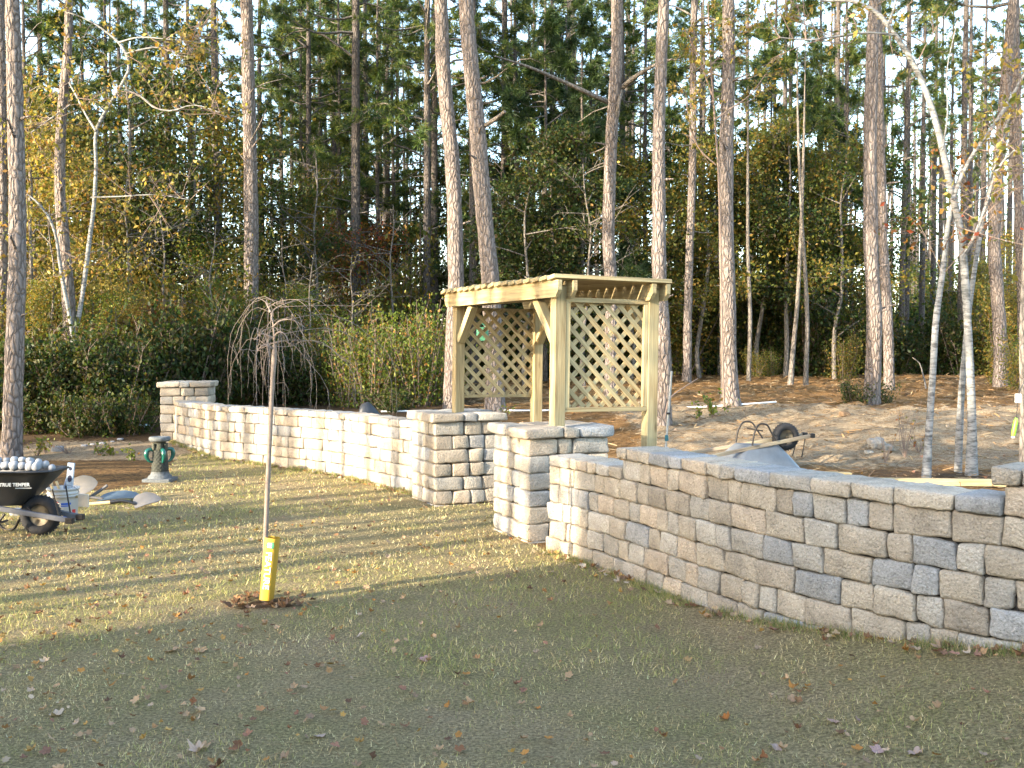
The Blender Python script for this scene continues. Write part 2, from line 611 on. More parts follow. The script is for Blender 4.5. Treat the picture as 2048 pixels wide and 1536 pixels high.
def stone(w, d, h, r, res=1.0, rr=.017):
    """One tumbled block in its own axes: x along the wall, y from the face inwards (face at y = 0), z up."""
    V, Q = rbox(w, d, h, rr, (max(2, int(w / .045 * res)), 2, max(2, int(h / .045 * res))))
    V = V.copy()
    sd = int(r.integers(1e6))
    face = np.clip(-V[:, 1] / (d / 2), 0, 1)[:, None]
    # uneven corners and a slightly pillowed, chipped face
    cx, cz = V[:, 0] / (w / 2), V[:, 2] / (h / 2)
    q = r.uniform(-1, 1, 8) * .006
    V[:, 0] += q[0] * cz + q[1] * cx * cz
    V[:, 2] += q[2] * cx + q[3] * cx * cz
    nn = V / np.array([w, d, h])
    V += (nn / np.maximum(np.linalg.norm(nn, axis=1, keepdims=True), 1e-6)) * (.0035 * sn3(V, 38, sd) + .003 * sn3(V, 110, sd + 1))[:, None]
    V[:, 1] -= (face[:, 0] * (.005 * (1 - np.maximum(np.abs(cx), np.abs(cz)) ** 2) + .004 * sn3(V, 20, sd + 2)))
    V[:, 1] += d / 2
    return V, Q


def on_line(line, V, s0, z0, yaw=0.0, out=0.0):
    p, n = line.at(s0 + V[:, 0])
    w = p - n * (V[:, 1] - out)[:, None]
    return np.c_[w, V[:, 2] + z0]


def course(mb, line, sa, sb, z, c, r, depth=.24, widths=(.30, .22, .14), out=0.0, res=1.0, gap=.0035):
    s = sa
    while s < sb - .02:
        w = float(r.choice(widths, p=(.36, .36, .28)[:len(widths)])) * r.uniform(.96, 1.04)
        if sb - (s + w) < .12: w = sb - s
        V, Q = stone(w - gap, depth, c - gap, r, res)
        V[:, 0] += w / 2
        mb.add(on_line(line, V, s, z + c / 2, out=out + r.uniform(-.007, .007)), Q, stone_col(r), V + r.uniform(-30, 30, 3))
        s += w


def core(mb, line, sa, sb, za, zb):
    u = np.linspace(sa, sb, max(3, int((sb - sa) / .1)))
    p, n = line.at(u)
    a, b = p - n * .035, p - n * .20
    k = len(u)
    v = np.concatenate([np.c_[a, np.full(k, za)], np.c_[a, np.full(k, zb)], np.c_[b, np.full(k, zb)], np.c_[b, np.full(k, za)]])
    i = np.arange(k - 1)
    q = np.concatenate([np.stack([i + o * k, i + 1 + o * k, i + 1 + (o + 1) * k, i + (o + 1) * k], -1) for o in range(3)])
    mb.add(v, q, (.05, .045, .04))


def wall(name, label, line, secs, zb, zt0, c, nrow, seed, res):
    """secs: (start, end, extra courses). zt0(s): height of the low cap's underside."""
    r = np.random.default_rng(seed)
    root = empty(name, tuple(line.at(.5 * line.L)[0]) + (0.0,))
    tag(root, label, 'wall')
    org = np.array(root.location)
    mb, cb = MB(), MB()
    ztop = zt0
    for k in range(nrow):
        course(mb, line, secs[0][0] + r.uniform(-.12, 0), secs[-1][1], ztop - (k + 1) * c, c, r, res=res)
    for a, b, e in secs:
        for k in range(e): course(mb, line, a + (.0 if k == 0 else .0), b, ztop + k * c, c, r, res=res)
        core(mb, line, a + .03, b - .03, ztop - nrow * c, ztop + e * c - .01)
        s = a - (.05 if e else 0)
        while s < b - .02:
            w = float(r.choice((.30, .25, .18, .14))) * r.uniform(.95, 1.05)
            if b - (s + w) < .13: w = b - s
            V, Q = stone(w - .004, .31, .083, r, res, .015)
            V[:, 0] += w / 2
            cb.add(on_line(line, V, s, ztop + e * c + .0425, out=.022 + r.uniform(-.004, .004)), Q, stone_col(r) * 1.06, V + r.uniform(-30, 30, 3))
            s += w
    mb.build('stonework', STONE, root, True, org)
    cb.build('coping', STONE, root, True, org)
    return root


T = .895
sl_step = float(np.interp(.79, RL.p[:, 0], RL.s))
s_step2 = float(np.interp(2.275, RL.p[:, 0], RL.s))
wall('stone_wall', 'stepped stone block wall curving from the arbor gate to the right edge', RL,
     [(.0, sl_step, 0), (sl_step, s_step2, 1), (s_step2, RL.L, 2)], 0, T - .115 - .083, .145, 6, 5, 1.0)
s_up = LL.L * .34
wall('stone_wall', 'long stone block wall snaking from the gate back to the far pillar', LL,
     [(.05, s_up * .5, 0), (s_up * .5, LL.L - .02, 0)], 0, T - .07 - .083, .145, 6, 6, .6)


def pillar(name, label, corner, ang, top, side, body, seed, rows=7, c=.145, res=.8):
    r = np.random.default_rng(seed)
    M = rotz(ang)
    ctr = np.array([corner[0], corner[1], 0]) + M @ np.array([side / 2, side / 2, 0])
    root = empty(name, ctr, (0, 0, ang))
    tag(root, label, 'pillar', 'stone pillars of the garden wall')
    mb, cb = MB(), MB()
    zc = top - .088
    hb = body / 2
    for k in range(rows):
        z = zc - (k + 1) * c + c / 2
        for sd in range(4):
            full = (sd % 2 == k % 2)
            a0, a1 = (-hb, hb) if full else (-hb + .2, hb - .2)
            s = a0
            ws = [[.38, .17], [.22, .17], [.30, .14], [.33, .2]][int(r.integers(4))] if full else [.2]
            seq = ws + [None]
            for w in seq:
                w = (a1 - s) if w is None else min(w * r.uniform(.93, 1.07), a1 - s)
                if w < .05: continue
                V, Q = stone(w - .006, .2, c - .006, r, res, .022)
                V[:, 0] += s + w / 2
                V[:, 1] += -hb + r.uniform(-.006, .006)
                V[:, 2] += z
                V = V @ rotz(sd * pi / 2).T
                mb.add(V, Q, stone_col(r), V + r.uniform(-30, 30, 3))
                s += w
    V, Q = rbox(body - .12, body - .12, rows * c, .01)
    mb.add(V + [0, 0, zc - rows * c / 2 - .01], Q, (.05, .045, .04))
    y = -side / 2
    for d in (side * .5, side * .5):
        s = -side / 2
        ws = [.42, .18, .4] if y < -.1 else [.36, .24, .4]
        for w in ws:
            w = w * side
            V, Q = stone(w - .006, d - .006, .088, r, res, .02)
            V += [s + w / 2, y, zc + .044]
            cb.add(V, Q, stone_col(r) * 1.05, V + r.uniform(-30, 30, 3))
            s += w
        y += d
    mb.build('shaft', STONE, root)
    cb.build('cap', STONE, root)
    return root


PHI = RAD(24)
pillar('stone_pillar', 'square stone block pillar carrying the arbor post nearest the camera', (.116, 8.50), PHI, T + .072, .855, .77, 31)
pillar('stone_pillar', 'square stone block pillar at the gate end of the long wall', (-.826, 10.57), PHI, T + .072, .857, .77, 32)
g3 = P(312, 764, 16.5)
pillar('stone_pillar', 'far stone block pillar at the back end of the long wall', (g3[0], 16.5), RAD(8), g3[2], .86, .77, 33, 7, .145, .5)

# ------------------------------------------------------------------ arbor
arb = empty('garden_arbor', (.376, 8.86, 0), (RAD(.5), RAD(.55), RAD(24)))
tag(arb, 'new timber arbor with lattice sides straddling the wall gate', 'arbor')
AW, AL, AB = .93, 2.385, 2.075        # depth, length, underside of the beams


def one(name, fn, parent=arb, mat=None):
    mb = MB(); fn(mb)
    return mb.build(name, mat or WOOD, parent, False)


for (px_, py_, zb) in ((0, 0, .93), (0, AL, .93), (AW, 0, -.1), (AW, AL, -.1)):
    one('post', lambda m: beam(m, (px_, py_, zb), (px_, py_, AB + .10), .106, .106, (0, 1, 0), r=.007))


def long_beam(m, x):
    # a board with clipped ends: profile in the y-z plane
    y0, y1, z0, z1 = -.17, AL + .20, AB, AB + .145
    prof = np.array([(y0 + .05, z0), (y1 - .05, z0), (y1, z0 + .06), (y1, z1), (y0, z1), (y0, z0 + .06)])
    n = len(prof)
    t = .038
    off = rng.uniform(-9, 9, 3)
    v = np.concatenate([np.c_[np.full(n, x - t / 2), prof], np.c_[np.full(n, x + t / 2), prof]])
    g = v[:, [1, 0, 2]] + off
    for s, o in ((0, 1), (n, 0)):
        c = v[s:s + n].mean(0)[None]
        vv = np.concatenate([v[s:s + n], c]); gg = np.concatenate([g[s:s + n], g[s:s + n].mean(0)[None]])
        tri = np.stack([np.arange(n), (np.arange(n) + 1) % n, np.full(n, n)], -1)
        m.add(vv, tri if not o else tri[:, ::-1], (1, 1, 1), gg)
    i = np.arange(n); j = (i + 1) % n
    m.add(v, np.stack([i, j, j + n, i + n], -1), (1, 1, 1), g)


for x in (-.073, .073, AW - .073, AW + .073):
    one('beam', lambda m: long_beam(m, x))
NS = 17
for k in range(NS):
    y = -.10 + k * (AL + .26) / (NS - 1)
    one('rafter', lambda m: beam(m, (-.13, y, AB + .166 + rng.uniform(-.004, .004)), (AW + .11, y, AB + .166), .137, .036, (.0, rng.uniform(.10, .22), 1), r=.004))
for y, d in ((.0, 1), (AL, -1)):
    for x in (0, AW):
        def br(m):
            a = np.array([x, y + d * .058, AB - .36]); b = np.array([x, y + d * .42, AB + .005])
            beam(m, a, b, .075, .085, (0, -d, 1), r=.004)
        one('brace', br)


def lattice(m, y, side):
    x0, x1, z0, z1 = .053, AW - .053, 1.13, AB - .02
    for lay, sg in ((0, -1), (1, 1)):
        yy = y + side * (.004 if lay == 0 else -.005)
        c = -3.0
        while c < 4:
            # centre line z = sg * x + c clipped to the panel
            xs = sorted([((z0 - c) / sg), ((z1 - c) / sg)])
            a, b = max(xs[0], x0), min(xs[1], x1)
            if b - a > .03:
                beam(m, (a, yy, sg * a + c), (b, yy, sg * b + c), .041, .008, (0, 1, 0), r=0.0015)
            c += .097 * math.sqrt(2)
    return x0, x1, z0, z1


for y, side in ((0, -1), (AL, -1)):
    def lat(m):
        lattice(m, y, side)
    one('lattice_panel', lat)
    x0, x1, z0, z1 = .053, AW - .053, 1.13, AB - .02
    def fr(m):
        for zz in (z0 - .02, z1 + .005): beam(m, (x0, y - .028, zz), (x1, y - .028, zz), .038, .04)
        for xx in (x0 + .022, x1 - .022): beam(m, (xx, y - .028, z0), (xx, y - .028, z1 - .016), .042, .038, (0, 1, 0))
    if y == 0: one('lattice_frame', fr)
    else:
        def fr2(m):
            pass
        for zz in (z0 - .015, z1): one('lattice_rail', lambda m: beam(m, (x0, y + .024, zz), (x1, y + .024, zz), .034, .035))

# ------------------------------------------------------------------ trees
PAL = {
    'pine': [(.05, .088, .026), (.08, .128, .03), (.125, .165, .034), (.175, .185, .042), (.034, .066, .024)],
    'cedar': [(.022, .044, .017), (.034, .062, .020), (.05, .08, .022)],
    'dark': [(.018, .036, .010), (.028, .052, .012), (.042, .068, .015), (.065, .08, .017), (.075, .07, .016), (.06, .042, .018)],
    'lime': [(.08, .12, .02), (.13, .165, .026), (.20, .20, .035), (.06, .10, .018), (.16, .18, .03), (.09, .13, .02), (.26, .13, .035)],
    'gold': [(.26, .20, .05), (.34, .25, .065), (.18, .165, .04), (.10, .11, .025), (.23, .13, .035), (.14, .14, .03)],
    'rust': [(.20, .085, .022), (.25, .12, .025), (.14, .06, .02), (.10, .09, .02), (.26, .06, .03)],
    'olive': [(.075, .095, .02), (.115, .125, .025), (.165, .145, .028), (.215, .135, .028)],
}


def pick(r, pal, n, j=.25):
    p = np.array(PAL[pal])
    return p[r.integers(len(p), size=n)] * r.uniform(1 - j, 1 + j, (n, 1))


def unit(r, n):
    v = r.normal(size=(n, 3))
    return v / np.linalg.norm(v, axis=1, keepdims=True)


def leaves(mb, r, cen, size, pal, jit=.35, cols=None):
    """Small folded leaf faces, one kite per leaf."""
    n = len(cen)
    if n == 0: return
    a = unit(r, n); b = np.cross(a, unit(r, n)); b /= np.maximum(np.linalg.norm(b, axis=1, keepdims=True), 1e-6)
    s = size * r.uniform(1 - jit, 1 + jit, (n, 1))
    c = np.cross(a, b)
    v = np.stack([cen - a * s * .5, cen + b * s * .33 - c * s * .08, cen + a * s * .55, cen - b * s * .33 - c * s * .08], 1).reshape(-1, 3)
    f = np.arange(n * 4).reshape(n, 4)
    col = pick(r, pal, n) if cols is None else cols
    mb.add(v, f, np.repeat(col, 4, 0))


def tufts(mb, r, cen, dirs, length, width, pal, k=12):
    """Bundles of long pine needles fanning out around a twig's tip."""
    n = len(cen)
    d = np.repeat(dirs, k, 0) * .75 + unit(r, n * k) * .85
    d /= np.linalg.norm(d, axis=1, keepdims=True)
    o = np.repeat(cen, k, 0)
    w = np.cross(d, unit(r, n * k)); w /= np.maximum(np.linalg.norm(w, axis=1, keepdims=True), 1e-6)
    L = length * r.uniform(.7, 1.15, (n * k, 1))
    tip = o + d * L
    tip[:, 2] -= L[:, 0] * .12
    v = np.stack([o - w * width * .5, o + w * width * .5, tip], 1).reshape(-1, 3)
    f = np.arange(n * k * 3).reshape(-1, 3)
    col = np.repeat(pick(r, pal, n, .3), k * 3, 0) * np.tile([[.8], [.8], [1.15]], (n * k, 1))
    mb.add(v, f, col)


def pine_top(r, tr, r0, zb, zt, bl, nb, pal='pine', wd=.022, need=.26, k=11, dead=6, zdead=3, wood=None, foli=None, up=.25, dens=1.0):
    """Boughs with needle tufts between heights zb and zt on the trunk path function tr(z)."""
    wood, foli = wood or MB(), foli or MB()
    for i in range(nb):
        t = (i + r.uniform(0, 1)) / nb
        z = zb + (zt - zb) * t
        az = r.uniform(0, 2 * pi)
        L = bl * (1 - .72 * t ** 1.4) * r.uniform(.6, 1.15)
        d = np.array([cos(az), sin(az), 0])
        u = up + .5 * t + r.uniform(-.25, .2)
        base = tr(z)
        m = 7
        q = np.linspace(0, 1, m)
        side = np.array([-d[1], d[0], 0]) * r.uniform(-.25, .25)
        path = base + np.outer(q * L, d) + np.outer(q ** 2 * L, side) + np.outer(L * (u * q - .22 * q ** 2 + .1 * np.sin(q * 5 + r.uniform(0, 6))), [0, 0, 1])
        tube(wood, path, np.linspace(max(.05 * L * .34, .014), .007, m), 4, cap=False)
        nt_ = int((6 + L * 4) * dens)
        cen, dr = [], []
        for j in range(nt_):
            s = r.uniform(.38, 1.0)
            p0 = path[0] * 0 + np.array([np.interp(s, q, path[:, a]) for a in range(3)])
            sd = unit(r, 1)[0]; sd = sd * .8 + d * .9 + np.array([0, 0, .25]); sd /= np.linalg.norm(sd)
            l2 = r.uniform(.15, .55) * (1.25 - s * .6) * L * .4
            tube(wood, np.stack([p0, p0 + sd * l2 * .5 + [0, 0, .02], p0 + sd * l2 + [0, 0, .06]]), [.008, .006, .004], 3, cap=False)
            for e in range(int(r.integers(2, 5))):
                cen.append(p0 + sd * l2 * r.uniform(.45, 1.05) + unit(r, 1)[0] * .07)
                dr.append(sd)
        if cen: tufts(foli, r, np.array(cen), np.array(dr), need, wd, pal, k)
    for i in range(dead):
        z = r.uniform(zdead, zb + 1)
        az = r.uniform(0, 2 * pi)
        L = r.uniform(.3, 1.6)
        d = np.array([cos(az), sin(az), r.uniform(-.2, .5)])
        b = tr(z)
        tube(wood, np.stack([b, b + d * L * .5, b + d * L + unit(r, 1)[0] * .12 * L]), [.022, .015, .006], 4, cap=False)
    return wood, foli


def trunk_mesh(mb, path, rad, k, r, rough=.05):
    n = max(12, int(np.linalg.norm(np.diff(path, axis=0), axis=1).sum() / .28))
    t = np.linspace(0, 1, len(path))
    p = smooth_path(path, n)
    rr = np.interp(np.linspace(0, 1, n), np.concatenate([[0], np.cumsum(np.linalg.norm(np.diff(path, axis=0), axis=1))]) / np.linalg.norm(np.diff(path, axis=0), axis=1).sum(), rad)
    tube(mb, p, rr, k, rough=rough, seed=int(r.integers(1e6)))
    return p


SEG = [(-9e9, 470, 'behind the far pillar'), (470, 880, 'behind the long wall'), (880, 1345, 'behind the arbor'), (1345, 1690, 'behind the upturned wheelbarrow'), (1690, 9e9, 'behind the pale birches')]
ORD = 'first second third fourth fifth sixth seventh eighth ninth tenth eleventh twelfth thirteenth fourteenth fifteenth sixteenth seventeenth eighteenth nineteenth twentieth'.split()
ORD += ['twenty ' + o for o in ORD[:9]] + ['thirtieth'] + ['thirty ' + o for o in ORD[:9]] + ['fortieth'] + ['forty ' + o for o in ORD[:9]]
AUTO = []                              # (object, noun phrase, x, y)


def auto(o, noun): AUTO.append((o, noun))


def auto_labels():
    by = {}
    for o, noun in AUTO:
        x, y, z = o.location
        u = px_of(x, y, 3.0)[0] if y > 1 else -1e9
        if u < -80 or u > 2130:
            o['label'] = noun + ' standing outside the view'
            continue
        seg = [s[2] for s in SEG if s[0] <= u < s[1]][0]
        by.setdefault((noun, seg), []).append((u, y, o))
    for (noun, seg), L in by.items():
        L.sort(key=lambda t: t[1])
        nb = 3 if len(L) > 6 else 1
        for b in range(nb):
            part = sorted(L[b * len(L) // nb:(b + 1) * len(L) // nb], key=lambda t: t[0])
            row = ['front row', 'middle row', 'back row'][b] if nb == 3 else ''
            for i, (u, y, o) in enumerate(part):
                w = f'{ORD[i]} from left' if len(part) > 1 else 'the only one'
                o['label'] = f'{noun}, {row + ", " if row else ""}{w} of those {seg}'


# ---- trees that stand out in the photograph, each traced at its own distance
def near_tree(name, label, Y, pts, w0, w1, mat, top=20.0, flare=1.4, crown=None, k=16, rough=.05, group=None, cat='tree', seed=0):
    r = np.random.default_rng(500 + seed)
    P3 = np.array([P(u, v, Y) for u, v in pts])
    x, y = P3[0][:2]
    z0 = float(H(x, y))
    P3[0][2] = min(P3[0][2], z0) if P3[0][2] < z0 + .4 else z0
    P3[0][2] = z0 - .12
    # a little wander in depth so that the trunk is not a flat tracing
    hgt = P3[:, 2] - z0
    P3[:, 1] += .12 * np.sin(hgt * .45 + r.uniform(0, 6)) - .12 * sin(0)
    P3[0][1] = Y
    rad = np.linspace(w0, w1, len(P3)) / 2 * Y / F
    path = [P3[0], P3[0] + (P3[1] - P3[0]) / max(np.linalg.norm(P3[1] - P3[0]), .01) * .45] + list(P3[1:])
    rr = [rad[0] * flare, rad[0]] + list(rad[1:])
    if top:
        d = P3[-1] - P3[-2]; d /= np.linalg.norm(d)
        d = d * .4 + np.array([0, 0, .6]); d /= np.linalg.norm(d)
        n = max(1, int((top - P3[-1][2]) / 4))
        for i in range(n):
            path.append(path[-1] + d * (top - P3[-1][2]) / n / d[2])
            rr.append(rr[-1] * (1 - .8 / n))
    path = np.array(path)
    root = empty(name, (x, y, z0))
    tag(root, label, cat, group)
    org = np.array([x, y, z0])
    mb = MB()
    p = trunk_mesh(mb, path, rr, k, r, rough)
    mb.build('trunk', mat, root, True, org)
    tr = lambda z: np.array([np.interp(z, p[:, 2], p[:, 0]), np.interp(z, p[:, 2], p[:, 1]), z])
    if crown:
        for i_ in range(4):
            zz_ = z0 + r.uniform(1.5, 9.0); az_ = r.uniform(pi * .95, pi * 2.05); l_ = r.uniform(.18, .5)
            b_ = tr(zz_); d_ = np.array([cos(az_), sin(az_), r.uniform(.05, .6)])
            sb = MB(); tube(sb, np.stack([b_, b_ + d_ * l_ * .6, b_ + d_ * l_ + [0, 0, -.02]]), [.028, .02, .011], 6)
            sb.build('branch_stub', mat, root, True, org)
        wd_, fo = pine_top(r, tr, rad[-1], crown[0], top - .3, crown[1], crown[2], dead=crown[3] if len(crown) > 3 else 5, zdead=crown[4] if len(crown) > 4 else 5)
        wd_.build('twig_sprays', GREYBARK, root, True, org)
        fo.build('crown', NEEDLE, root, False, org)
    return root, tr, org, r


def add_branch(root, org, pts, rads, mat, name='limb', k=6):
    mb = MB()
    tube(mb, smooth_path(pts, max(6, len(pts) * 3)), np.interp(np.linspace(0, 1, max(6, len(pts) * 3)), np.linspace(0, 1, len(rads)), rads), k)
    return mb.build(name, mat, root, True, org)


PG = 'tall pines at the edge of the yard'
near_tree('pine_tree', 'thick grey pine at the left edge rising behind the loaded wheelbarrow', 15, [(22, 908), (26, 700), (28, 500), (24, 250), (22, 100), (21, -40)], 38, 26, PINE, 19, 1.3, (11, 3.2, 26, 2, 9), group=PG, seed=1)
near_tree('pine_tree', 'pale pine half hidden by the thick pine at the left edge', 20, [(2, 840), (2, 400), (5, -20)], 22, 18, PINE, 20, 1.2, (12, 2.8, 22, 2, 10), group=PG, seed=2)
near_tree('pine_tree', 'dark leaning pine beside the forked pale trunk at left', 19.5, [(133, 845), (140, 640), (134, 520), (125, 380), (129, 230), (139, 100), (139, -30)], 28, 14, PINE, 18, 1.2, (11.5, 2.5, 20, 4, 6), group=PG, seed=3)
near_tree('pine_tree', 'straight pine with brightly sunlit lower trunk behind the long wall', 25, [(494, 790), (499, 640), (500, 440), (498, 200), (495, 0), (494, -40)], 33, 21, PINE, 22, 1.2, (10.0, 3.6, 34, 8, 6), group=PG, seed=4)
r_, tr, og, rr_ = near_tree('pine_tree', 'left one of the two pale leaning pines over the arbor', 21, [(904, 826), (907, 700), (912, 560), (911, 500), (902, 300), (886, 140), (882, 0), (881, -40)], 35, 25, PINE, 22, 1.25, (12.5, 3.2, 30, 3, 9), group=PG, seed=5)
r_, tr, og, rr_ = near_tree('pine_tree', 'right one of the two pale leaning pines over the arbor', 20.5, [(991, 836), (988, 700), (980, 560), (975, 500), (966, 400), (954, 250), (939, 100), (932, 0), (930, -40)], 38, 28, PINE, 22, 1.25, (12.5, 3.2, 30, 2, 9), group=PG, seed=6)
add_branch(r_, og, np.array([P(968, 252, 20.4), P(988, 240, 20.1), P(1010, 223, 19.8)]), [.05, .045, .03], GREYBARK, 'branch_stub')
r_, tr, og, rr_ = near_tree('pine_tree', 'knotted pine with low broken boughs above the arbor', 24, [(1221, 812), (1222, 560), (1217, 480), (1218, 400), (1221, 300), (1226, 210), (1232, 110), (1234, 0), (1236, -40)], 25, 23, PINE, 22, 1.25, (10.2, 4.2, 34, 6, 6), group=PG, seed=7)
add_branch(r_, og, np.array([P(1218, 205, 24), P(1185, 190, 23.6), P(1130, 165, 23.2), P(1060, 135, 22.6), P(990, 112, 22)]), [.055, .05, .04, .03, .015], GREYBARK)
add_branch(r_, og, np.array([P(1240, 180, 24), P(1262, 160, 23.6), P(1300, 135, 23.2), P(1345, 118, 22.6)]), [.07, .05, .04, .02], GREYBARK)
add_branch(r_, og, np.array([P(1222, 262, 24), P(1232, 240, 23.85), P(1238, 205, 23.7), P(1244, 180, 23.9)]), [.05, .05, .04, .04], GREYBARK)
near_tree('pine_tree', 'slender sunlit pine rising behind the back post of the arbor', 17.6, [(1327, 885), (1326, 700), (1319, 560), (1319, 400), (1319, 300), (1323, 150), (1329, 0), (1330, -40)], 31, 21, PINE, 20, 1.25, (11, 3.2, 28, 3, 7), group=PG, seed=8)
near_tree('pine_tree', 'stout sunlit pine standing behind the upturned wheelbarrow', 20, [(1462, 828), (1459, 740), (1456, 600), (1452, 500), (1450, 300), (1455, 140), (1456, 0), (1457, -40)], 36, 22, PINE, 20, 1.35, (11, 3.2, 28, 3, 7), group=PG, seed=9)
near_tree('pine_tree', 'thick brown pine left of the birch clump with shrubs at its foot', 21, [(1743, 820), (1745, 650), (1738, 500), (1738, 300), (1748, 70), (1752, 0), (1753, -40)], 31, 20, PINE, 21, 1.3, (10.8, 3.4, 30, 4, 6), group=PG, seed=10)
near_tree('pine_tree', 'thinner pine leaning on the thick brown pine near the birches', 26, [(1779, 794), (1776, 650), (1770, 500), (1767, 380), (1762, 230), (1757, 100), (1752, -30)], 21, 13, PINE, 20, 1.2, (12, 2.6, 22, 4, 6), group=PG, seed=11)
near_tree('pine_tree', 'pine with one side sunlit behind the birch clump at right', 27, [(2003, 775), (2005, 700), (1996, 560), (1990, 500), (1993, 380), (2006, 180), (2024, 0), (2028, -40)], 28, 18, PINE, 21, 1.2, (10.5, 3.4, 30, 5, 6), group=PG, seed=12)
near_tree('pine_tree', 'shaded pine at the right edge of the yard', 30, [(2046, 765), (2045, 600), (2036, 450), (2032, 330), (2032, -30)], 22, 18, PINE, 21, 1.2, (11, 3.0, 26, 4, 6), group=PG, seed=13)
near_tree('pine_tree', 'slim pine in the straw between the arbor and the stout pine', 30, [(1373, 772), (1375, 600), (1385, 350), (1390, 0), (1391, -30)], 18, 12, PINE, 21, 1.2, (9.5, 3.2, 30, 5, 5), group=PG, seed=14)
near_tree('hardwood_tree', 'thin white sunlit trunk right of the stout pine', 28, [(1611, 787), (1612, 650), (1607, 520), (1603, 440), (1598, 250)], 10, 5, GREYBARK, 10.5, 1.2, None, 8, .03, 'thin hardwoods at the edge of the straw', seed=15)
near_tree('hardwood_tree', 'thin mottled trunk leaning beside the thin white sunlit trunk', 28.6, [(1580, 782), (1588, 700), (1596, 620), (1603, 480), (1606, 350)], 11, 6, GREYBARK, 10, 1.3, None, 8, .03, 'thin hardwoods at the edge of the straw', seed=16)
near_tree('hardwood_tree', 'thin crooked pale stem close behind the stout pine', 30, [(1497, 770), (1499, 640), (1496, 500), (1497, 380)], 9, 6, GREYBARK, 9.5, 1.2, None, 8, .03, 'thin hardwoods at the edge of the straw', seed=17)

DARKS = [(345, 15, 30), (395, 13, 33), (440, 16, 29), (528, 11, 38), (570, 9, 44), (590, 8, 46), (618, 12, 36), (641, 9, 44), (655, 8, 48), (672, 11, 40), (711, 19, 33), (735, 9, 44), (758, 8, 47), (776, 11, 40),
         (800, 9, 45), (846, 18, 32), (872, 14, 35), (949, 15, 33), (1010, 9, 45), (1043, 14, 36), (1063, 9, 45), (1105, 12, 38), (1146, 9, 46), (1244, 14, 38), (1290, 9, 48), (1405, 9, 47), (1425, 11, 41), (1545, 9, 45),
         (1640, 9, 46), (1665, 8, 50), (1690, 10, 43), (1796, 13, 37), (1812, 11, 40), (1844, 11, 40), (1862, 9, 45), (1880, 7, 52), (1902, 8, 50), (1930, 10, 42), (1960, 9, 46), (300, 11, 40), (245, 10, 42), (205, 12, 36), (90, 12, 36), (60, 10, 42), (2020, 9, 48), (270, 9, 48)]


# ---- prototypes for the deeper woods
def pine_proto(name, hgt, r0, zb, bl, nb, pal, seed, dead=8, lean=.3, dens=1.0, k=9, up=.25, wd=.03, need=.30):
    r = np.random.default_rng(seed)
    root = empty(name)
    n = 9
    z = np.linspace(-.2, hgt, n)
    path = np.c_[np.cumsum(r.normal(size=n)) * .05 * lean + lean * .3 * np.sin(z * .13), np.cumsum(r.normal(size=n)) * .05 * lean, z]
    path[:, :2] -= path[0, :2]
    rr = r0 * np.linspace(1, .2, n) ** .8
    mb = MB()
    p = trunk_mesh(mb, path, rr, 9, r, .04)
    mb.build('trunk', PINE_SHADE, root)
    tr = lambda q: np.array([np.interp(q, p[:, 2], p[:, 0]), np.interp(q, p[:, 2], p[:, 1]), q])
    w, f = pine_top(r, tr, r0, zb, hgt - .2, bl, nb, pal, wd, need, k, dead, 2.5, up=up, dens=dens)
    w.build('twig_sprays', GREYBARK, root)
    f.build('crown', NEEDLE, root, False)
    return root


def hardwood_proto(name, hgt, r0, spread, pal, nl, size, seed, zb=.25, mat=None, limbs=12, clump=.35):
    r = np.random.default_rng(seed)
    root = empty(name)
    n = 8
    z = np.linspace(-.15, hgt * .9, n)
    path = np.c_[np.cumsum(r.normal(size=n)) * .09, np.cumsum(r.normal(size=n)) * .09, z]
    path[:, :2] -= path[0, :2]
    mb, wb, lb = MB(), MB(), MB()
    p = trunk_mesh(mb, path, r0 * np.linspace(1, .25, n), 7, r, .03)
    mb.build('trunk', mat or GREYBARK, root)
    tips = []
    for i in range(limbs):
        zz = hgt * (zb + (.88 - zb) * (i + r.uniform(0, 1)) / limbs)
        b = np.array([np.interp(zz, p[:, 2], p[:, 0]), np.interp(zz, p[:, 2], p[:, 1]), zz])
        az = r.uniform(0, 2 * pi); L = spread * r.uniform(.55, 1.1) * (1 - .5 * (zz / hgt) ** 2)
        d = np.array([cos(az), sin(az), r.uniform(.1, .75)])
        q = np.linspace(0, 1, 5)[:, None]
        bp = b + q * d * L + np.array([0, 0, 1]) * q ** 2 * L * r.uniform(-.25, .2) + q * r.normal(size=3) * .1 * L
        tube(wb, bp, np.linspace(r0 * .32, .006, 5), 4, cap=False)
        for j in range(5):
            s = r.uniform(.3, 1)
            c = np.array([np.interp(s, q[:, 0], bp[:, a]) for a in range(3)])
            e = c + (unit(r, 1)[0] + d * .5) * L * .3
            tube(wb, np.stack([c, (c + e) / 2 + [0, 0, .04], e]), [.010, .007, .004], 3, cap=False)
            tips.append(c); tips.append(e); tips.append((c + e) / 2)
    tips = np.array(tips)
    k = max(1, nl // len(tips))
    wt = r.uniform(.1, 1.9, len(tips))
    cnt = np.maximum(0, (k * wt).astype(int))
    cen = np.repeat(tips, cnt, 0)
    cen = cen + r.normal(size=cen.shape) * clump * np.array([1, 1, .65])
    cl = np.repeat(r.uniform(.75, 1.25, len(tips)), cnt)[:, None]
    leaves(lb, r, cen, size, pal, cols=pick(r, pal, len(cen)) * cl)
    wb.build('twig_sprays', GREYBARK, root)
    if cen.size: lb.build('crown', LEAF, root, False)
    return root


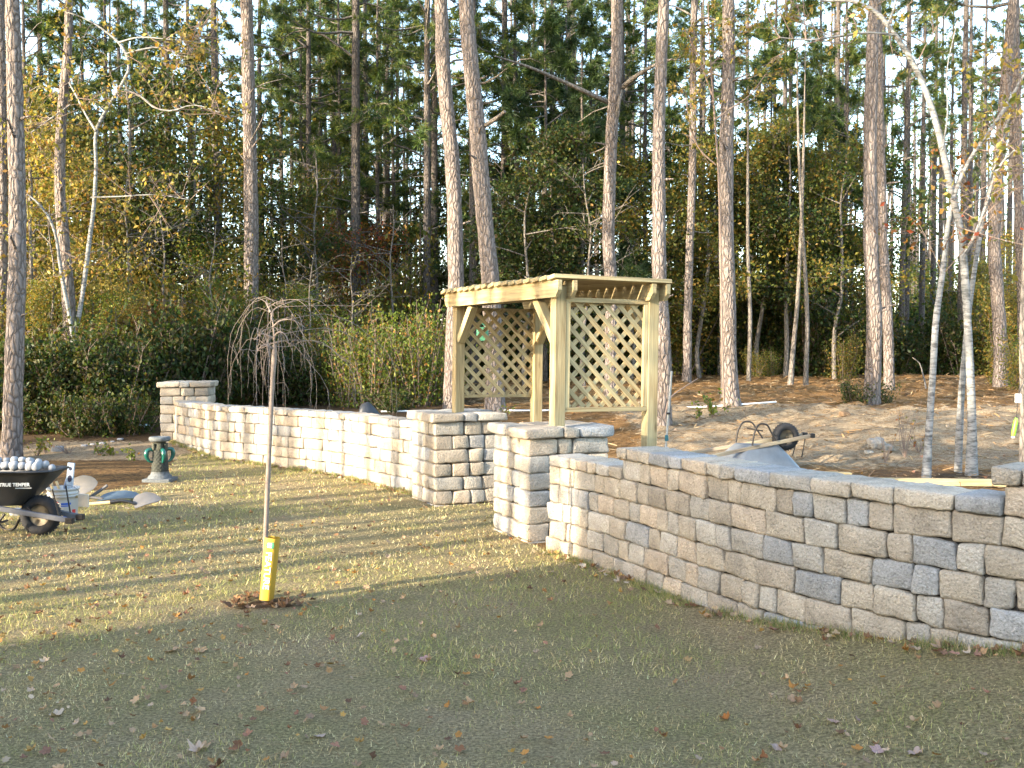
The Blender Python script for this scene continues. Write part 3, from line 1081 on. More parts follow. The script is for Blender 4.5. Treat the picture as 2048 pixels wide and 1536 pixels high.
def shrub_proto(name, hgt, wid, pal, nl, size, seed, stems=9):
    nl = int(nl * .62)
    r = np.random.default_rng(seed)
    root = empty(name)
    wb, lb = MB(), MB()
    tips = []
    for i in range(stems):
        az = r.uniform(0, 2 * pi); L = hgt * r.uniform(.6, 1.05)
        o = np.array([cos(az), sin(az), 0]) * wid * .5 * r.uniform(.2, 1.0)
        q = np.linspace(0, 1, 6)[:, None]
        bp = o * .3 - [0, 0, .1] + q * np.array([o[0] * .8, o[1] * .8, L]) + q * r.normal(size=3) * .12
        tube(wb, bp, np.linspace(.016, .005, 6), 4, cap=False)
        for j in range(9):
            s = r.uniform(.12, 1)
            c = np.array([np.interp(s, q[:, 0], bp[:, a]) for a in range(3)])
            e = c + (unit(r, 1)[0] * .8 + [0, 0, .35]) * hgt * .17
            tube(wb, np.stack([c, (c + e) / 2, e]), [.006, .005, .003], 3, cap=False)
            tips += [c, e]
    tips = np.array(tips)
    wt = r.uniform(.2, 1.8, len(tips)); cnt = (nl / len(tips) * wt).astype(int)
    cen = np.repeat(tips, cnt, 0) + r.normal(size=(cnt.sum(), 3)) * .13 * hgt * np.array([.8, .8, .7])
    cen[:, 2] = np.abs(cen[:, 2]) + .02
    cl = np.repeat(r.uniform(.75, 1.25, len(tips)), cnt)[:, None]
    leaves(lb, r, cen, size, pal, cols=pick(r, pal, len(cen)) * cl)
    wb.build('twig_sprays', TWIG, root)
    lb.build('crown', LEAF, root, False)
    return root


tall = [pine_proto('pine_tree', 23, .19, 9.5, 3.4, 40, 'pine', 61), pine_proto('pine_tree', 25, .21, 11.5, 3.6, 40, 'pine', 62), pine_proto('pine_tree', 21, .16, 8.0, 3.0, 44, 'pine', 63, lean=.6),
        pine_proto('pine_tree', 24, .18, 10.5, 3.0, 38, 'pine', 64, 12)]
deep = [pine_proto('pine_tree', 24, .18, 14.0, 3.2, 22, 'pine', 161, 10), pine_proto('pine_tree', 25, .17, 15.5, 3.0, 20, 'pine', 162, 12, lean=.5)]
young = [pine_proto('young_pine', 13, .10, 3.2, 2.5, 46, 'pine', 65, 2, dens=1.2), pine_proto('young_pine', 10.5, .085, 2.4, 2.2, 44, 'cedar', 66, 2, dens=1.5, up=.1), pine_proto('young_pine', 15, .11, 4.5, 2.6, 46, 'pine', 67, 3)]
hard = {'dark': hardwood_proto('hardwood_tree', 9, .09, 2.5, 'dark', 9000, .11, 71), 'dark2': hardwood_proto('hardwood_tree', 6.5, .07, 2.2, 'dark', 8000, .10, 72, .15),
        'olive': hardwood_proto('hardwood_tree', 8, .08, 2.4, 'olive', 7500, .105, 73), 'lime': hardwood_proto('hardwood_tree', 7, .07, 2.1, 'lime', 6000, .105, 74),
        'gold': hardwood_proto('hardwood_tree', 8, .08, 2.3, 'gold', 4800, .10, 75), 'rust': hardwood_proto('hardwood_tree', 6, .06, 2.0, 'rust', 4200, .10, 76), 'bare': hardwood_proto('hardwood_tree', 7.5, .06, 1.9, 'gold', 420, .10, 77, .3, limbs=16)}
NOUN = {'dark': 'dark green hardwood', 'dark2': 'low dark green hardwood', 'olive': 'olive green hardwood', 'lime': 'yellow green hardwood', 'gold': 'golden hardwood', 'rust': 'rusty orange hardwood', 'bare': 'nearly bare hardwood'}
shr = {'dark': shrub_proto('shrub', 1.7, 1.7, 'dark', 5200, .085, 81, 12), 'olive': shrub_proto('shrub', 2.0, 1.6, 'olive', 4200, .08, 82, 12), 'lime': shrub_proto('shrub', 1.9, 1.7, 'lime', 3900, .07, 83, 15), 'low': shrub_proto('shrub', .8, 1.5, 'dark', 2600, .07, 84, 10)}
SNOUN = {'dark': 'dark green shrub', 'olive': 'olive shrub', 'lime': 'yellow green shrub', 'low': 'low dark shrub'}
used = set()
r3 = np.random.default_rng(99)


def place(proto, x, y, noun, cat, group, sc=1.0, rz=None):
    rz = r3.uniform(0, 6.28) if rz is None else rz
    loc = (x, y, float(H(x, y)) - .03)
    if proto.name in used:
        o = dup(proto, loc, rz, sc)
    else:
        o = proto; used.add(proto.name)
        o.location = loc; o.rotation_euler = (0, 0, rz); o.scale = (sc,) * 3
    tag(o, None, cat, group)
    auto(o, noun)
    return o


taken = []
for u, w, Y in DARKS:
    x = float((u - 1024) / F * Y)
    p = tall[int(r3.integers(4))] if Y < 40 else deep[int(r3.integers(2))]
    sc = float(np.clip(w / 2 * Y / F / .155, .75, 1.25))
    place(p, x, Y, 'slim dark pine', 'tree', 'slim pines of the woods', sc)
    taken.append((x, Y))
# more pines filling the depth of the woods
n = 0
while n < 70:
    y = 36 + 44 * r3.uniform() ** .8
    x = r3.uniform(-.56 * y - 3, .56 * y + 3)
    if min((x - a) ** 2 + (y - b) ** 2 for a, b in taken) < 1.5 ** 2: continue
    u = px_of(x, y, 4)[0]
    if 1770 < u < 1995 and r3.uniform() < .85: continue
    if 510 < u < 605 and r3.uniform() < .8: continue
    if (885 < u < 960 or 250 < u < 330) and r3.uniform() < .6: continue
    taken.append((x, y)); n += 1
    place(deep[int(r3.integers(2))], x, y, 'slim dark pine', 'tree', 'slim pines of the woods', r3.uniform(.8, 1.1))
# mid-storey
MID = [(1090, 33, 1, 1.1), (1130, 36, 1, 1.2), (1165, 31, 1, .95), (1060, 38, 0, 1.0), (1180, 40, 2, 1.0), (1010, 35, 0, 1.0), (760, 36, 0, 1.05), (790, 40, 2, 1.0), (680, 37, 2, .95), (640, 42, 0, 1.1), (600, 39, 2, 1.0),
       (1400, 36, 0, 1.0), (1540, 38, 1, 1.1), (1580, 35, 0, 1.0), (1640, 40, 1, 1.1), (1690, 37, 0, .9), (1290, 38, 2, 1.0), (870, 42, 2, 1.0), (390, 40, 2, .9), (180, 34, 2, 1.0), (60, 30, 0, 1.0)]
for u, Y, k, sc in MID:
    place(young[k], (u - 1024) / F * Y, Y, 'bushy young conifer', 'tree', 'young conifers under the pines', sc)
HW = [(260, 26, 'dark', 1.0), (330, 29, 'dark2', 1.0), (390, 27, 'olive', 1.0), (440, 31, 'dark', .9), (300, 32, 'rust', 1.0), (560, 31, 'dark2', 1.0), (640, 30, 'bare', 1.0), (700, 36, 'rust', 1.0), (750, 33, 'rust', .9), (790, 30, 'bare', .8), (820, 36, 'dark', .9), (610, 35, 'olive', .9),
      (1050, 29, 'dark2', 1.0), (1110, 31, 'dark', .9), (1170, 28, 'bare', .9), (1260, 32, 'olive', 1.0), (1400, 33, 'olive', 1.0), (1440, 36, 'dark', 1.0), (1520, 34, 'olive', 1.1), (1570, 33, 'dark', .95), (1620, 35, 'olive', 1.05), (1670, 33, 'dark2', 1.15), (1700, 38, 'dark', 1.0), (1540, 40, 'lime', 1.1),
      (1840, 52, 'lime', .75), (1900, 55, 'lime', .8), (1960, 50, 'lime', .8), (2015, 46, 'gold', .8), (1945, 37, 'olive', .55), (2035, 35, 'gold', .7), (980, 38, 'dark', 1.0), (1015, 42, 'olive', 1.0), (1330, 40, 'dark', 1.0), (1790, 46, 'lime', .7)]
for u, Y, k, sc in HW:
    place(hard[k], (u - 1024) / F * Y, Y, NOUN[k], 'tree', 'hardwoods under the pines', sc)
LG = [(40, 22, 'gold', 1.0), (85, 20.5, 'gold', .75), (75, 25, 'olive', .95), (120, 26, 'olive', 1.0), (200, 24.5, 'gold', .6), (250, 22.5, 'bare', .75), (330, 23.5, 'bare', .7), (430, 23, 'bare', .6), (100, 19.6, 'bare', .6), (565, 24, 'bare', .55), (620, 23.5, 'bare', .5), (700, 24, 'bare', .5), (400, 26, 'lime', .6), (60, 19.5, 'olive', .35), (180, 19.8, 'lime', .35), (240, 20.3, 'gold', .35), (300, 21.5, 'rust', .4), (460, 23.6, 'lime', .4), (600, 24.4, 'lime', .4), (215, 27, 'lime', .85), (245, 29, 'rust', .8), (150, 29, 'gold', 1.0), (20, 27, 'olive', 1.1)]
for u, Y, k, sc in LG:
    place(hard[k], (u - 1024) / F * Y, Y, NOUN[k], 'tree', 'hardwoods under the pines', sc)
# shrubs along the edge of the woods
SH = [(655, 22.5, 'olive', .8), (700, 21.8, 'lime', .75), (745, 21.5, 'lime', .8), (790, 22, 'lime', .85), (838, 21.8, 'lime', .85), (870, 22.6, 'lime', .85), (720, 23.5, 'olive', .8), (810, 23.8, 'lime', .95), (860, 24.4, 'lime', 1.0), (785, 20.6, 'low', .8),
      (60, 19.2, 'dark', .9), (100, 18.6, 'dark', .8), (150, 18.4, 'dark', .75), (190, 18.8, 'dark', .9), (230, 18.6, 'dark', .85), (275, 19.2, 'dark', .9), (85, 20.8, 'olive', 1.1), (170, 21, 'olive', 1.15), (225, 21.5, 'dark', 1.2), (270, 22, 'olive', 1.1),
      (320, 21, 'dark', 1.1), (360, 20.5, 'dark', 1.0), (400, 21, 'dark', 1.1), (440, 22, 'dark', 1.0), (430, 24.5, 'olive', 1.2), (470, 24, 'lime', .95), (390, 24.5, 'dark', 1.3), (340, 25, 'olive', 1.3), (530, 23.5, 'dark', 1.0), (570, 23, 'dark', 1.0), (615, 22.5, 'dark', 1.0), (560, 25.5, 'lime', 1.0), (610, 25, 'olive', 1.1), (520, 26, 'olive', 1.1),
      (120, 17.6, 'low', .8), (165, 17.2, 'low', .7), (200, 17.5, 'low', .8), (240, 17.3, 'low', .8), (275, 17.6, 'low', .7), (70, 17.6, 'low', .9), (40, 20.5, 'dark', 1.1), (15, 18.5, 'dark', .9), (-20, 18, 'dark', 1.0), (-40, 20, 'olive', 1.1)]
for u in range(900, 2080, 42):
    SH.append((u + r3.uniform(-15, 15), r3.uniform(34.5, 37), r3.choice(['dark', 'dark', 'olive']), r3.uniform(1.1, 1.6)))
for u in range(480, 2100, 58):
    SH.append((u + r3.uniform(-20, 20), r3.uniform(40, 46), r3.choice(['dark', 'olive', 'dark', 'lime']), r3.uniform(1.3, 1.9)))
for u in range(-40, 900, 60):
    SH.append((u + r3.uniform(-20, 20), r3.uniform(27, 33), r3.choice(['dark', 'dark', 'olive']), r3.uniform(1.1, 1.5)))
SH += [(1545, 33.4, 'lime', .5), (1510, 32.8, 'olive', .5), (1690, 33, 'olive', .7), (1710, 20.6, 'low', .55), (1762, 21.2, 'low', .5), (2040, 25, 'olive', .7), (2000, 28, 'olive', .6), (2050, 27, 'lime', .7)]
for u, Y, k, sc in SH:
    o = place(shr[k], (u - 1024) / F * Y, Y, SNOUN[k], 'shrub', 'shrubs along the edge of the woods', sc)
    o.scale = (sc, sc, sc * r3.uniform(.8, 1.45))
# pines standing beyond the left edge of the photograph; they throw the bars of shade
for q, p, sc in [(9.7, -12, .5), (11.3, -15, .55), (12.55, -12, .35), (13.55, -16, .85), (14.95, -11, .9), (16.3, -12, .9), (16.9, -15, .9), (17.5, -12, .8), (7.25, -12, .35), (7.95, -16, .8), (8.4, -14, .6), (8.75, -10, .5), (9.3, -8, 1.0), (10.0, -15, .7), (10.5, -11, .6), (12.05, -9, .4), (13.1, -12, .75), (14.1, -9, .7), (14.65, -13, .9), (15.5, -10, .7)]:
    x, y = p * TX - q * TY, p * TY + q * TX
    place(deep[int(r3.integers(2))], x, y, 'tall pine', 'tree', 'pines left of the photograph', sc * 1.05)
place(tall[2], -8 * TX - 7.35 * TY, -8 * TY + 7.35 * TX, 'tall pine', 'tree', 'pines left of the photograph', .68)  # added unseen pine; its crown is set to shade the birches
ra = np.random.default_rng(12)
m_ = 0
while m_ < 46:
    y = ra.uniform(17, 60); x = -ra.uniform(.60 * y + 3, .60 * y + 30)
    if -.572 * x + .82 * y < (21 if m_ % 3 != 2 else 28): continue
    m_ += 1
    if m_ % 3: place(tall[int(ra.integers(4))], x, y, 'tall pine', 'tree', 'pines left of the photograph', ra.uniform(.85, 1.1))
    else: place(hard['dark'], x, y, NOUN['dark'], 'tree', 'hardwoods left of the photograph', ra.uniform(.9, 1.3))
for q, p, k, sc in [(4.1, -8, 'dark', .8), (4.7, -10.5, 'dark2', .8), (6.9, -6.5, 'bare', .7), (9.0, -12, 'bare', 1.0), (10.7, -7, 'bare', .8), (7.6, -8, 'bare', .9), (16.8, -9, 'olive', .8)]:  # hardwoods added out of view to feather the shade edge and dapple the lawn
    x, y = p * TX - q * TY, p * TY + q * TX
    place(hard[k], x, y, NOUN[k], 'tree', 'hardwoods left of the photograph', sc)
auto_labels()


# ---- far woods closing the view: nobody could count these
def far_woods():
    r = np.random.default_rng(5)
    wb, lb = MB(), MB()
    for i in range(240):
        y = r.uniform(80, 125); x = r.uniform(-.6 * y - 10, .6 * y + 10)
        z = float(H(x, y)); h = r.uniform(19, 26)
        tube(wb, np.array([[x, y, z - .2], [x + r.normal() * .2, y, z + h * .5], [x + r.normal() * .4, y, z + h]]), [.19, .15, .05], 5, cap=False)
        m = 24
        t = r.uniform(.66, 1, m)
        rad = 2.4 * (1.15 - t) + .4
        a = r.uniform(0, 2 * pi, m)
        rr = rad * np.sqrt(r.uniform(0, 1, m))
        c = np.c_[x + rr * np.cos(a), y + rr * np.sin(a), z + h * t]
        tufts(lb, r, c, unit(r, m) * .5 + [0, 0, .3], .75, .10, 'pine', 9)
    for i in range(330):
        y = r.uniform(78, 110); x = r.uniform(-.6 * y - 10, .6 * y + 10)
        z = float(H(x, y)); h = r.uniform(2.5, 10.0) * r.uniform(.6, 1)
        m = 150
        c = np.array([x, y, z + h * .5]) + r.normal(size=(m, 3)) * [h * .28, h * .28, h * .26]
        c[:, 2] = np.maximum(c[:, 2], z)
        leaves(lb, r, c, .45, ['gold', 'olive', 'lime', 'lime'][int(r.integers(4))])
    root = empty('far_woods', (0, 90, 0))
    tag(root, 'hazy far woods of thin trunks filling the gaps between the pines', 'woods', None, 'stuff')
    wb.build('trunk', PINE_SHADE, root, True, (0, 90, 0))
    lb.build('foliage', NEEDLE, root, False, (0, 90, 0))


far_woods()

# ------------------------------------------------------------------ birches and the golden tree
def stem_tree(name, label, Y, stems, mat, seed, group=None, k=10, cat='tree', ydrift=.0):
    """A tree of several pale stems, each a list of (u, v, width in px); stem tops may drift in depth."""
    r = np.random.default_rng(seed)
    x, y = P(stems[0][0][0], stems[0][0][1], Y)[:2]
    z0 = float(H(x, y))
    org = np.array([x, y, z0])
    root = empty(name, org)
    tag(root, label, cat, group)
    out = []
    for i, st in enumerate(stems):
        drift = r.uniform(-1, 1) * .5
        pts, rad = [], []
        for j, (u, v, w) in enumerate(st):
            Yj = Y + drift * j / max(1, len(st) - 1) * (0 if i == 0 and j == 0 else 1)
            pts.append(P(u, v, Yj)); rad.append(w / 2 * Yj / F)
        if i == 0:
            pts[0][2] = z0 - .06; rad[0] *= 1.25
        pts = np.array(pts)
        mb = MB()
        n = max(10, int(np.linalg.norm(np.diff(pts, axis=0), axis=1).sum() / .15))
        sp = smooth_path(pts, n)
        tt = np.linspace(0, 1, n)
        kk = np.concatenate([[0], np.cumsum(np.linalg.norm(np.diff(pts, axis=0), axis=1))]); kk /= kk[-1]
        tube(mb, sp, np.interp(tt, kk, rad), k, rough=.04, seed=seed + i)
        mb.build('trunk' if i == 0 else 'limb', mat, root, True, org)
        out.append(sp)
    return root, org, out, r


def twigs(root, org, r, bases, L, n, pal, per, size, rad=.008, sp=.25, droop=0.0, name='crown', mat=LEAF, bark=TWIG, up=.2):
    wb, lb = MB(), MB()
    cen = []
    for b, d in bases:
        for i in range(n):
            dd = d * .8 + unit(r, 1)[0] * .8 + np.array([0, 0, up]); dd /= np.linalg.norm(dd)
            l = L * r.uniform(.4, 1.1)
            q = np.linspace(0, 1, 6)[:, None]
            path = b + q * dd * l + q ** 2 * r.normal(size=3) * l * .2 - q ** 2 * np.array([0, 0, droop * l])
            tube(wb, path, np.linspace(rad, .003, 6), 4, cap=False)
            for j in range(4):
                s = r.uniform(.3, 1); c = np.array([np.interp(s, q[:, 0], path[:, a]) for a in range(3)])
                e = c + (unit(r, 1)[0] + dd * .6) * l * .3
                tube(wb, np.stack([c, (c + e) / 2 + unit(r, 1)[0] * .02, e]), [rad * .5, .004, .0025], 3, cap=False)
                m = r.poisson(per)
                if m: cen.append(e + r.normal(size=(m, 3)) * sp * l * .4)
    wb.build('twig_sprays', bark, root, True, org)
    if cen:
        cen = np.concatenate(cen)
        leaves(lb, r, cen, size * .78, pal)
        lb.build(name, mat, root, False, org)


BG = 'pale birches behind the right wall'
rt, og, st, rr_ = stem_tree('birch_tree', 'leftmost pale birch with a brown wound at its foot', 12.3, [[(1852, 930, 16), (1858, 860, 14), (1866, 740, 13), (1872, 640, 13), (1886, 540, 11), (1898, 440, 9), (1912, 380, 8), (1925, 330, 6)]], BIRCH, 201, BG)
twigs(rt, og, rr_, [(st[0][int(len(st[0]) * f)], np.array([rr_.uniform(-1, 1), 0, .4])) for f in (.62, .7, .8, .9)], .9, 2, 'rust', 5, .10)
rt, og, st, rr_ = stem_tree('birch_tree', 'thin pale birch stem between the two thicker birches', 12.9, [[(1916, 905, 13), (1922, 800, 13), (1930, 700, 11), (1938, 620, 11), (1952, 520, 9), (1968, 430, 8), (1985, 350, 7), (2020, 230, 5)]], BIRCH, 202, BG)
twigs(rt, og, rr_, [(st[0][int(len(st[0]) * f)], np.array([.5, 0, .5])) for f in (.7, .78, .85, .9, .95)], 1.1, 3, 'gold', 5, .10)
rt, og, st, rr_ = stem_tree('birch_tree', 'tallest pale birch arching left over the yard', 12.5,
    [[(1943, 938, 22), (1944, 860, 17), (1941, 760, 16), (1936, 660, 15), (1930, 560, 16), (1922, 470, 14), (1908, 400, 14), (1898, 360, 13), (1880, 275, 13), (1858, 200, 12), (1828, 130, 11), (1790, 70, 10), (1752, 25, 9), (1712, 4, 7), (1640, 2, 4)],
     [(1906, 400, 9), (1924, 350, 8), (1945, 310, 8), (1985, 255, 8), (2010, 215, 7), (2048, 150, 6), (2080, 80, 5)],
     [(1926, 515, 7), (1950, 470, 7), (1975, 400, 6), (2000, 330, 5), (2030, 300, 4)],
     [(1790, 70, 5), (1740, 65, 4), (1690, 70, 4), (1620, 80, 3), (1560, 75, 2)], [(1775, 52, 5), (1790, 10, 4), (1800, -30, 3)], [(1885, 300, 4), (1895, 230, 3), (1893, 150, 2), (1915, 40, 2)]], BIRCH, 203, BG)
bs_ = []
for i in (0, 1, 2, 3):
    m = len(st[i])
    for f in ((.75, .85, .95) if i == 0 else (.35, .5, .62, .75, .85, .95)):
        bs_.append((st[i][int(m * f)], np.array([rr_.uniform(-.6, .6), 0, .1])))
twigs(rt, og, rr_, bs_, .75, 2, 'gold', 4, .10, up=.05)
rt, og, st, rr_ = stem_tree('hardwood_tree', 'thin shaded stem at the right edge behind the top step of the wall', 11.5, [[(2046, 930, 14), (2046, 820, 12), (2044, 700, 11), (2050, 500, 9), (2062, 300, 7)]], GREYBARK, 204)

# the forked pale tree with a crooked upper trunk at left
rt, og, st, rr_ = stem_tree('hardwood_tree', 'forked pale trunk with a crooked twiggy top at left', 19.0,
    [[(146, 850, 12), (148, 740, 11), (147, 680, 11), (158, 630, 9), (169, 560, 9), (179, 480, 9), (188, 410, 8), (192, 330, 7), (193, 262, 7), (222, 205, 7), (246, 165, 7), (258, 138, 6), (251, 105, 6), (237, 85, 5), (210, 62, 4), (165, 35, 3), (110, 18, 2)],
     [(146, 676, 8), (139, 630, 8), (128, 575, 7), (119, 520, 7), (110, 465, 6), (95, 430, 6), (72, 402, 4), (54, 388, 3)],
     [(192, 262, 5), (172, 230, 4), (152, 190, 4), (138, 165, 3)],
     [(250, 180, 5), (285, 195, 4), (305, 213, 4), (340, 222, 3), (385, 210, 2), (440, 225, 2)],
     [(252, 108, 4), (280, 100, 4), (320, 95, 3), (360, 112, 3), (430, 108, 2)], [(238, 85, 4), (275, 75, 3), (330, 78, 2), (400, 85, 2)], [(140, 210, 3), (105, 235, 3), (62, 265, 2)], [(182, 395, 3), (240, 393, 3), (320, 390, 2), (380, 400, 2)]], BIRCH, 205)
bs_ = []
for i in range(len(st)):
    m = len(st[i])
    for f in ((.72, .8, .9, .97) if i == 0 else (.4, .6, .75, .88, .97)):
        bs_.append((st[i][int(m * f)], np.array([rr_.uniform(-.8, .8), 0, .0])))
twigs(rt, og, rr_, bs_, .8, 3, 'gold', 4, .11, up=.1)

# vine leaves on the stout pine: a sparse golden tree beside it
rt, og, st, rr_ = stem_tree('hardwood_tree', 'sparse golden leaved tree climbing beside the stout pine', 19.4,
    [[(1449, 829, 4), (1446, 740, 4), (1443, 600, 4), (1440, 450, 4), (1436, 330, 4), (1428, 220, 4), (1421, 120, 3), (1415, -20, 2)],
     [(1432, 330, 3), (1400, 300, 3), (1378, 240, 3), (1372, 190, 2)], [(1428, 240, 3), (1465, 215, 3), (1500, 190, 2), (1530, 150, 2)], [(1424, 190, 3), (1395, 110, 3), (1370, 60, 2)], [(1422, 130, 3), (1470, 80, 2), (1500, 30, 2)]], TWIG, 206)
bs_ = []
for i in range(len(st)):
    m = len(st[i])
    for f in ((.72, .8, .9, .97) if i == 0 else (.4, .6, .75, .88, .97)):
        bs_.append((st[i][int(m * f)], np.array([rr_.uniform(-.8, .8), 0, -.1])))
twigs(rt, og, rr_, bs_, .5, 3, 'gold', 6, .08, up=0, rad=.005)

# ------------------------------------------------------------------ weeping tree on the lawn
bx, by = G(529, 1203)[:2]
WT = empty('weeping_tree', (bx, by, 0))
tag(WT, 'young bare weeping tree with thin drooping twigs standing on the lawn', 'tree')
org = np.array([bx, by, 0])
rw = np.random.default_rng(77)
Yw = by
tp = [P(u, v, Yw) for u, v in [(529, 1206), (531, 1080), (535, 980), (540, 870), (544, 780), (548, 720), (549, 690)]]
tp[0][2] = -.03
mb = MB()
pp = smooth_path(np.array(tp), 40)
wr = np.interp(np.linspace(0, 1, 40), [0, .3, .9, .95, 1], [.0185, .016, .0145, .017, .0135])
tube(mb, pp, wr, 12, rough=.03, seed=3)
CHERRY = plain('cherry_bark', (.185, .14, .11), .7, 0, .4, .3, 30)
mb.build('trunk', CHERRY, WT, True, org)
mb = MB()
main = [[(549, 692), (547, 660), (543, 630), (536, 612), (533, 600)], [(543, 640), (546, 622), (560, 612), (575, 606)], [(548, 680), (552, 668), (562, 664), (572, 672), (578, 690)], [(545, 655), (560, 642), (585, 640), (610, 655)],
        [(548, 700), (540, 694), (528, 690), (515, 700)], [(548, 676), (538, 672), (524, 668), (508, 680)], [(541, 625), (537, 615), (534, 610), (530, 602)]]
starts = []
for m in main:
    d = rw.uniform(-.25, .25)
    p = np.array([P(u, v, Yw + d * i / 4) for i, (u, v) in enumerate(m)])
    sp = smooth_path(p, 14)
    tube(mb, sp, np.linspace(.0068, .0025, 14), 6)
    starts += [sp[5], sp[8], sp[11], sp[13]]
for i in range(40):
    b = starts[int(rw.integers(len(starts)))]
    az = rw.uniform(0, 2 * pi)
    out = rw.uniform(.08, .75) * (1.0 if cos(az) > -.1 else .45)
    drop = rw.uniform(.25, .88) * (.55 + .45 * out / .58)
    if rw.uniform() < .12: drop *= -.07
    q = np.linspace(0, 1, 12)[:, None]
    hx = np.sin(np.clip(q * 1.25, 0, 1) * pi / 2)
    path = b + hx * out * np.array([cos(az), sin(az), 0]) + np.array([0, 0, 1]) * ((.05) * np.sin(np.clip(q * 2.2, 0, 1) * pi) * (1 if drop > 0 else 0) - drop * q ** 2.3)
    path += np.cumsum(rw.normal(size=(12, 3)), 0) * .005
    tube(mb, path, np.linspace(.0021, .0008, 12), 4, cap=False)
    for j in range(2):
        s = int(rw.integers(4, 11)); e = path[s] + np.array([rw.normal() * .05, rw.normal() * .05, -rw.uniform(.03, .16)])
        tube(mb, np.stack([path[s], (path[s] + e) / 2 + [.008, 0, .01], e]), [.0015, .0012, .0008], 3, cap=False)
mb.build('twig_sprays', CHERRY, WT, True, org)

# the yellow sleeve round its foot
YEL = plain('yellow_card', (.40, .235, .022), .5, 0, .4, .08, 6)
WHITE = plain('white_print', (.78, .78, .76), .6, 0, .4, .03)
GREENP = plain('green_print', (.02, .16, .075), .5, 0, .4, .05)
a = P(538.5, 1077, by - .045); b = P(529, 1192, by - .045)
SL = empty('plant_tag', (float(b[0]), float(b[1]), float(b[2])))
ax = a - b; hl = float(np.linalg.norm(ax))
SL.rotation_euler = (RAD(-2), math.atan2(ax[0], ax[2]), RAD(-8))
tag(SL, 'yellow plant tag lettered FEATURE wrapped round the weeping tree trunk', 'tag')
mb = MB()
k = 28
ang = np.linspace(0, 2 * pi, k, endpoint=False)
sq = lambda t, e: np.sign(t) * np.abs(t) ** e
ring = np.c_[.044 * sq(np.cos(ang), .55), .045 + .045 * sq(np.sin(ang), .55)]
for sc_, fl in ((1.0, 1), (.95, -1)):
    zz = np.linspace(-.03, hl, 6)
    taper = np.interp(zz, [-.03, hl], [.9, 1.02])
    v = np.stack([np.c_[(ring[:, 0]) * t * sc_, .045 + (ring[:, 1] - .045) * sc_, np.full(k, z)] for z, t in zip(zz, taper)])
    idx = np.arange(6 * k).reshape(6, k); j = np.roll(np.arange(k), -1)
    q = np.stack([idx[:-1], idx[:-1][:, j], idx[1:][:, j], idx[1:]], -1).reshape(-1, 4)
    mb.add(v.reshape(-1, 3), q if fl > 0 else q[:, ::-1])
mb.build('sleeve', YEL, SL)


def text(name, body, size, mat, parent, loc, rot, ext=.0006, shear=0.0, sx=1.0, bold=0.0):
    c = bpy.data.curves.new(name, 'FONT')
    c.body = body; c.size = size; c.extrude = ext; c.shear = shear; c.align_x = 'CENTER'; c.align_y = 'CENTER'
    c.offset = bold
    c.materials.append(mat)
    o = bpy.data.objects.new(name, c)
    COL.objects.link(o)
    bpy.context.view_layer.update()
    me = bpy.data.meshes.new_from_object(o.evaluated_get(bpy.context.evaluated_depsgraph_get()))
    at_ = me.attributes.new('col', 'FLOAT_COLOR', 'POINT')
    at_.data.foreach_set('color', np.ones(len(me.vertices) * 4, np.float32))
    bpy.data.objects.remove(o)
    o = bpy.data.objects.new(name, me)
    COL.objects.link(o)
    o.parent = parent; o.location = loc; o.rotation_euler = rot; o.scale = (sx, 1, 1)
    return o


text('lettering', 'FEATURE', .056, WHITE, SL, (.002, -.0012, hl * .44), (RAD(90), RAD(90), 0), sx=1.07, bold=.0003)
mb = MB()
sh = np.array([(-.021, .024), (0, .030), (.021, .024), (.020, -.004), (0, -.030), (-.020, -.004)])
v = np.concatenate([np.c_[sh[:, 0], np.full(6, -.0012), sh[:, 1]], np.c_[sh[:, 0], np.full(6, .0008), sh[:, 1]], [[0, -.0012, 0]]])
mb.add(v, np.array([[i, (i + 1) % 6, 12] for i in range(6)]))
mb.add(v[:12], np.array([[i + 6, (i + 1) % 6 + 6, (i + 1) % 6, i] for i in range(6)]))
o = mb.build('emblem', GREENP, SL, False); o.location = (.004, 0, hl - .045); o.rotation_euler = (0, RAD(90), 0)
mb = MB()
for xx in (-.012, 0, .012):
    V, Q = rbox(.005, .001, .026, 0.0003); mb.add(V + [xx, -.0022, .002], Q)
V, Q = rbox(.03, .001, .005, 0.0003); mb.add(V + [0, -.0022, -.011], Q)
o2 = mb.build('emblem_mark', WHITE, o, False)

# ------------------------------------------------------------------ wheelbarrows
RUBBER = plain('rubber', (.018, .018, .02), .8, 0, .3, .25, 20, .004)
BLACKP = plain('black_plastic', (.016, .016, .017), .45, 0, .45, .2, 9)
GREYP = plain('grey_steel_tub', (.145, .155, .165), .5, .25, .4, .18, 6)
RAILW = mat_wood('weathered_rail', (.20, .15, .10), (.33, .26, .19))
RAILG = plain('grey_rail', (.12, .12, .13), .6, .1, .4, .2)
STEELD = plain('dark_tube', (.03, .026, .024), .5, .4, .4, .2)


def ring_rr(x0, x1, hy, r, z, k=6):
    pts = []
    for cx, cy, a0 in ((x1 - r, hy - r, 0), (x0 + r, hy - r, 90), (x0 + r, -hy + r, 180), (x1 - r, -hy + r, 270)):
        for t in np.linspace(0, 90, k):
            a = RAD(a0 + t); pts.append((cx + r * cos(a), cy + r * sin(a), z))
    return np.array(pts)


def loft(mb, rings, flip=False):
    n, k = len(rings), len(rings[0])
    v = np.concatenate(rings)
    idx = np.arange(n * k).reshape(n, k); j = np.roll(np.arange(k), -1)
    q = np.stack([idx[:-1], idx[:-1][:, j], idx[1:][:, j], idx[1:]], -1).reshape(-1, 4)
    mb.add(v, q[:, ::-1] if flip else q)


